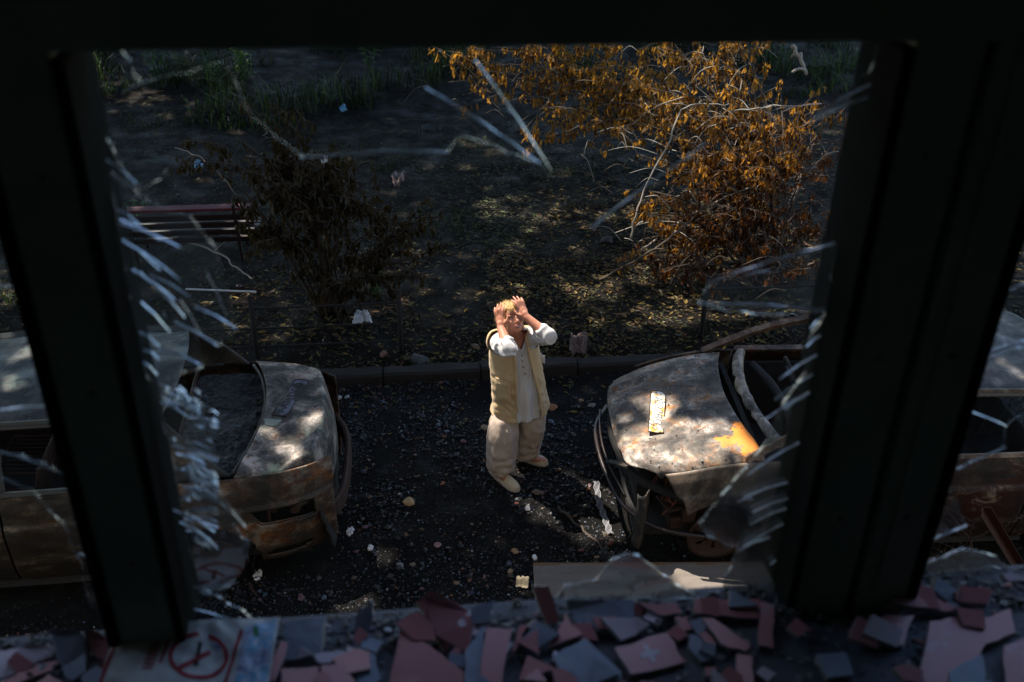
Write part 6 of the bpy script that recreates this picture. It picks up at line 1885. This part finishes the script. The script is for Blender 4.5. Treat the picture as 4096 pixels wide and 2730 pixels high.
def foam(label, px, py, r, seed):
    rr = random.Random(seed); p = atz(px, py, .02); p.z = road_z(p.x, p.y)
    mb = MB(p)
    for k in range(34):
        a = rr.uniform(0, 6.28); q = rr.random() ** .5
        mb.ball(p + Vector((math.cos(a) * q * r * .6 + math.sin(a) * q * r * .2, math.sin(a) * q * r * 1.2, rr.uniform(.004, .016))), rr.uniform(.006, .013), 7, 5)
    return tag(mb.build('foam_scrap', M_FOAM, smooth=True), label, 'foam scrap', 'white foam scraps on the driveway')
M_FOAM = plain('white foam', (0.62, 0.60, 0.60), 0.9, var=.08, bump=0)
foam('white foam scrap at the lower left of the driveway', 1030, 2302, .045, 1)
foam('white foam scrap behind the left car tail', 1400, 2125, .038, 2)
foam('small white foam crumb right of the upper scrap', 1482, 2192, .022, 3)
foam('white foam crumb just above the grey board', 2138, 2235, .018, 4)
foam('small white foam crumb under the left car', 1150, 2170, .020, 5)
# board
mb = MB(atz(2500, 2320)); c0 = atz(2132, 2266, .03); c1 = atz(3150, 2262, .03)
dx = (c1 - c0); L = dx.length; dx.normalize(); dy = Vector((dx.y, -dx.x, 0))
mb.off = c0
n_ = 30
mb.grid(30, 14, lambda u, v: c0 + dx * (u * L) + dy * (v * .42) + Vector((0, 0, .004 * nz((u * 5, v * 2, 0), 2, 3) - .01 * v)))
t = NT('weathered board')
_c = t.mix(t.noise(7, 7, .65, t.coord((.35, 2.2, 1))), (0.075, 0.063, 0.054), (0.20, 0.172, 0.15))
_c = t.mix(t.ramp(t.vor(40), [(.08, 1.0), (.16, 0.0)]), _c, (.04, .035, .03))
t.bump(t.noise(24, 5, .7, t.coord((.2, 3, 1))), .3, .006)
bd = mb.build('board', t.set(_c, .75, 0, .3), solid=.022)
tag(bd, 'grey weathered board lying flat at the foot of the building', 'board')
mb = MB(c0); mb.bar(c0 + Vector((0, 0, .004)), c1 + Vector((0, 0, .004)), .03, .035); mb.build('edge_strip', plain('frayed board edge', (.13, .07, .03), .8, var=.5, scale=30, bump=.5), bd)
# curled card, bag, papers, plastic
def sheet(name, label, cat, pts4, mat, curl=.0, crumple=.0, z=.03, th=.002, seed=1, group=None, n=16):
    q = [atz(x, y, z) for x, y in pts4]
    base = q[0].copy()
    base.z = 0
    mb = MB(base)
    def fn(u, v):
        p = q[0].lerp(q[1], u).lerp(q[3].lerp(q[2], u), v)
        p.z += curl * math.sin(v * math.pi) ** 2 + crumple * (nz((u * 3, v * 3, 0), 1.5, seed) + .6 * nz((u * 3, v * 3, 0), 4, seed) + .6)
        return p
    mb.grid(n, n, fn)
    return tag(mb.build(name, mat, smooth=True, solid=th), label, cat, group)
M_CARD = plain('scorched card', (.52, .42, .27), .7, var=.3, scale=18)
sheet('curled_card', 'scorched cream card curled up beside the grey board', 'card', [(2070, 2322), (2118, 2318), (2112, 2358), (2062, 2352)], M_CARD, .06, .015, .03)
M_BAGB = plain('brown plastic bag', (.11, .065, .05), .3, var=.5, scale=20, bump=.7, bdist=.02)
sheet('plastic_bag', 'crumpled brown bag lying on the kerb right of the woman', 'bag', [(2285, 1345), (2350, 1352), (2345, 1425), (2275, 1422)], M_BAGB, .05, .06, .12, seed=4, n=24)
M_WPAP = plain('white paper', (.55, .55, .56), .7, var=.1)
sheet('paper_scrap', 'white paper scraps under the fence beside the scorched shrub', 'paper', [(1425, 1255), (1470, 1250), (1490, 1300), (1410, 1305)], M_WPAP, .02, .05, .15, seed=6)
sheet('paper_scrap', 'white carton scrap on the bare yard earth behind the shrub', 'paper', [(1288, 630), (1312, 625), (1310, 660), (1285, 662)], M_WPAP, .03, .04, .15, seed=7)
sheet('torn_packet', 'torn dark packet with a pale lid on the yard earth', 'packet', [(1560, 720), (1615, 700), (1630, 735), (1580, 765)], plain('torn packet', (.10, .06, .06), .5, var=.6), .04, .08, .15, seed=8)
M_BLUE = plain('blue plastic', (.10, .30, .52), .4, var=.1)
def cup(label, px, py, tilt):
    p = atz(px, py, .12); mb = MB(p)
    n = 18; vs = []; fs = []
    for (r, h) in ((.045, .0), (.06, .10), (.058, .10), (.043, .004)):
        for k in range(n): vs.append(p + Matrix.Rotation(tilt, 3, 'Y') @ Vector((r * math.cos(k / n * 6.283), r * math.sin(k / n * 6.283), h)))
    for j in range(3):
        for k in range(n):
            if k < 4 and j < 3: continue
            fs.append((j * n + k, j * n + (k + 1) % n, (j + 1) * n + (k + 1) % n, (j + 1) * n + k))
    fs.append(tuple(range(n)))
    mb.add(vs, fs)
    tag(mb.build('plastic_cup', M_BLUE, smooth=True), label, 'cup', 'blue plastic cups')
cup('broken blue plastic cup on the far path', 1363, 440, 1.0)
cup('small blue plastic cup left of the scorched shrub', 790, 672, .4)
# charred stick in a streak of sun and other road scraps
branch('charred_stick', 'straight charred stick lying between her shoes and the right car', [atz(2235, 2030, .03), atz(2340, 2125, .03), atz(2440, 2215, .03)], .012, .008, M_BARKD, 0, 12)
branch('charred_stick', 'dark red splinter left of the lower driveway', [atz(1000, 2335, .02), atz(1030, 2385, .02)], .012, .008, M_RUSTBAR, 0, 13)
mb = MB(atz(2800, 2150, .05)); p = [atz(2795, 2095, .1), atz(2800, 2150, .06), atz(2850, 2170, .05), atz(2900, 2150, .08), atz(2940, 2130, .1)]
for a, b in zip(catmull(p, 5)[:-1], catmull(p, 5)[1:]): mb.bar(a, b, .05, .012)
tag(mb.build('bent_trim', plain('bent trim', (.15, .12, .10), .6, var=.4)), 'bent tan trim strip lying before the right car fender', 'trim strip')
mb = MB(atz(2400, 2000, .03)); p = catmull([atz(2385, 1930, .05), atz(2395, 2010, .04), atz(2420, 2080, .03), atz(2440, 2140, .03)], 8)
for k in range(6):
    mb.tube([q + Vector((.008 * (k - 2.5) + .006 * math.sin(i * 1.7 + k), .006 * math.cos(i * 1.7 + k), .01)) for i, q in enumerate(p)], .003, 4)
tag(mb.build('wire_sleeve', plain('ashen braid', (.20, .20, .22), .6, var=.3)), 'ashen braided hose trailing from the right car nose', 'hose')
# angle iron, wire mesh at lower right
ai0 = atz(3930, 2030, .95); ai1 = atz(4110, 2330, .05)
d = (ai1 - ai0).normalized(); s1 = d.cross(Vector((.2, -.6, .75))).normalized(); s2 = s1.cross(d).normalized()
mb = MB(ai1)
ai1 = ai1 + d * .15
for s, w in ((s1, .07), (s2, .055)):
    mb.prism([ai0, ai1, ai1 + s * w, ai0 + s * w], s.cross(d).normalized() * .005)
M_AIR = plain('primer red angle iron', (.05, .018, .013), .45, metal=.2, var=.4, scale=20, bump=.3)
tag(mb.build('angle_iron', M_AIR), 'rusty red angle iron leaning up at the lower right corner', 'angle iron')
mp0 = [(3690, 2020, .62), (3900, 2080, .62), (3830, 2290, .15), (3600, 2250, .15)]
q = [atz(*p) for p in mp0]
root = thing('wire_mesh', 'bent square wire mesh in front of the right car door', 'wire mesh', (q[3].x, q[3].y, .0))
mb = MB(root.location)
P_ = lambda u, v: q[0].lerp(q[1], u).lerp(q[3].lerp(q[2], u), v) + Vector((0, 0, .03 * math.sin(u * 4) + .02 * math.sin(v * 7)))
for k in range(10):
    mb.tube([P_(k / 9, j / 14) for j in range(15)], .0022, 4); mb.tube([P_(j / 12, k / 9) for j in range(13)], .0022, 4)
mb.build('grid_wire', M_RUSTBAR, root)
mb = MB(root.location); mb.tube([P_(.35, -.05), P_(1.05, .35), P_(1.25, .75)], .008, 6); mb.build('edge_rod', M_RUSTBAR, root)
branch('loose_wire', 'curved rusty wire looping over the angle iron', [atz(3850, 2220, .4), atz(3900, 2150, .6), atz(4000, 2120, .7), atz(4060, 2080, .8), atz(4110, 2060, .8)], .006, .006, M_RUSTBAR, 0, 15, 'loose wires')
# glass crumbs on the cars
def crumbs(name, label, car, surf, n, seed, region):
    rr = random.Random(seed); mb = MB()
    mw = car.matrix_basis
    for k in range(n):
        u, v = rr.random(), rr.random()
        if not region(u, v): continue
        p = mw @ Vector(surf(u, v))
        chip(mb, p + Vector((0, 0, .003)), rr.uniform(.003, .010), rr, rr.choice([(.05, .05, .05), (.16, .2, .19), (.3, .28, .26), (.09, .1, .1), (.2, .1, .05)]), .6)
    tag(mb.build(name, M_RUB), label, kind='stuff')
crumbs('glass_crumbs', 'glass crumbs and ash scattered on the grey trunk lid', car_l, SL['deck'], 420, 3, lambda u, v: u < .6)
crumbs('ash_crumbs', 'ash and grit scattered on the pale hood', car_r, SR['hood'], 160, 4, lambda u, v: True)
def on_px(car, surf, px, py):
    best = None
    for i in range(41):
        for j in range(41):
            p = car.matrix_basis @ Vector(surf(i / 40, j / 40)); x, y = proj(p); e = (x - px) ** 2 + (y - py) ** 2
            if best is None or e < best[0]: best = (e, p)
    return best[1]
pz = on_px(car_l, SL['deck'], 1095, 1700); 
mb = MB(pz); mb.prism([pz + Vector(v) for v in ((-.07, .05, .02), (.06, .02, .02), (.02, -.05, .02), (-.05, -.03, .02))], (0, 0, -.018))
tag(mb.build('glass_lump', plain('crazed green glass', (.16, .20, .18), .25, var=.5, scale=60, bump=.8, bdist=.006)), 'lump of crazed greenish glass beside the sooty number plate', 'glass lump')
pz = on_px(car_l, SL['deck'], 1240, 1655)
stone('rust-brown pebble on the grey trunk lid', 1240, 1655, .022, (.07, .03, .02), 140, .5, None, pz.z, 'pebble', 'pebble').location = pz
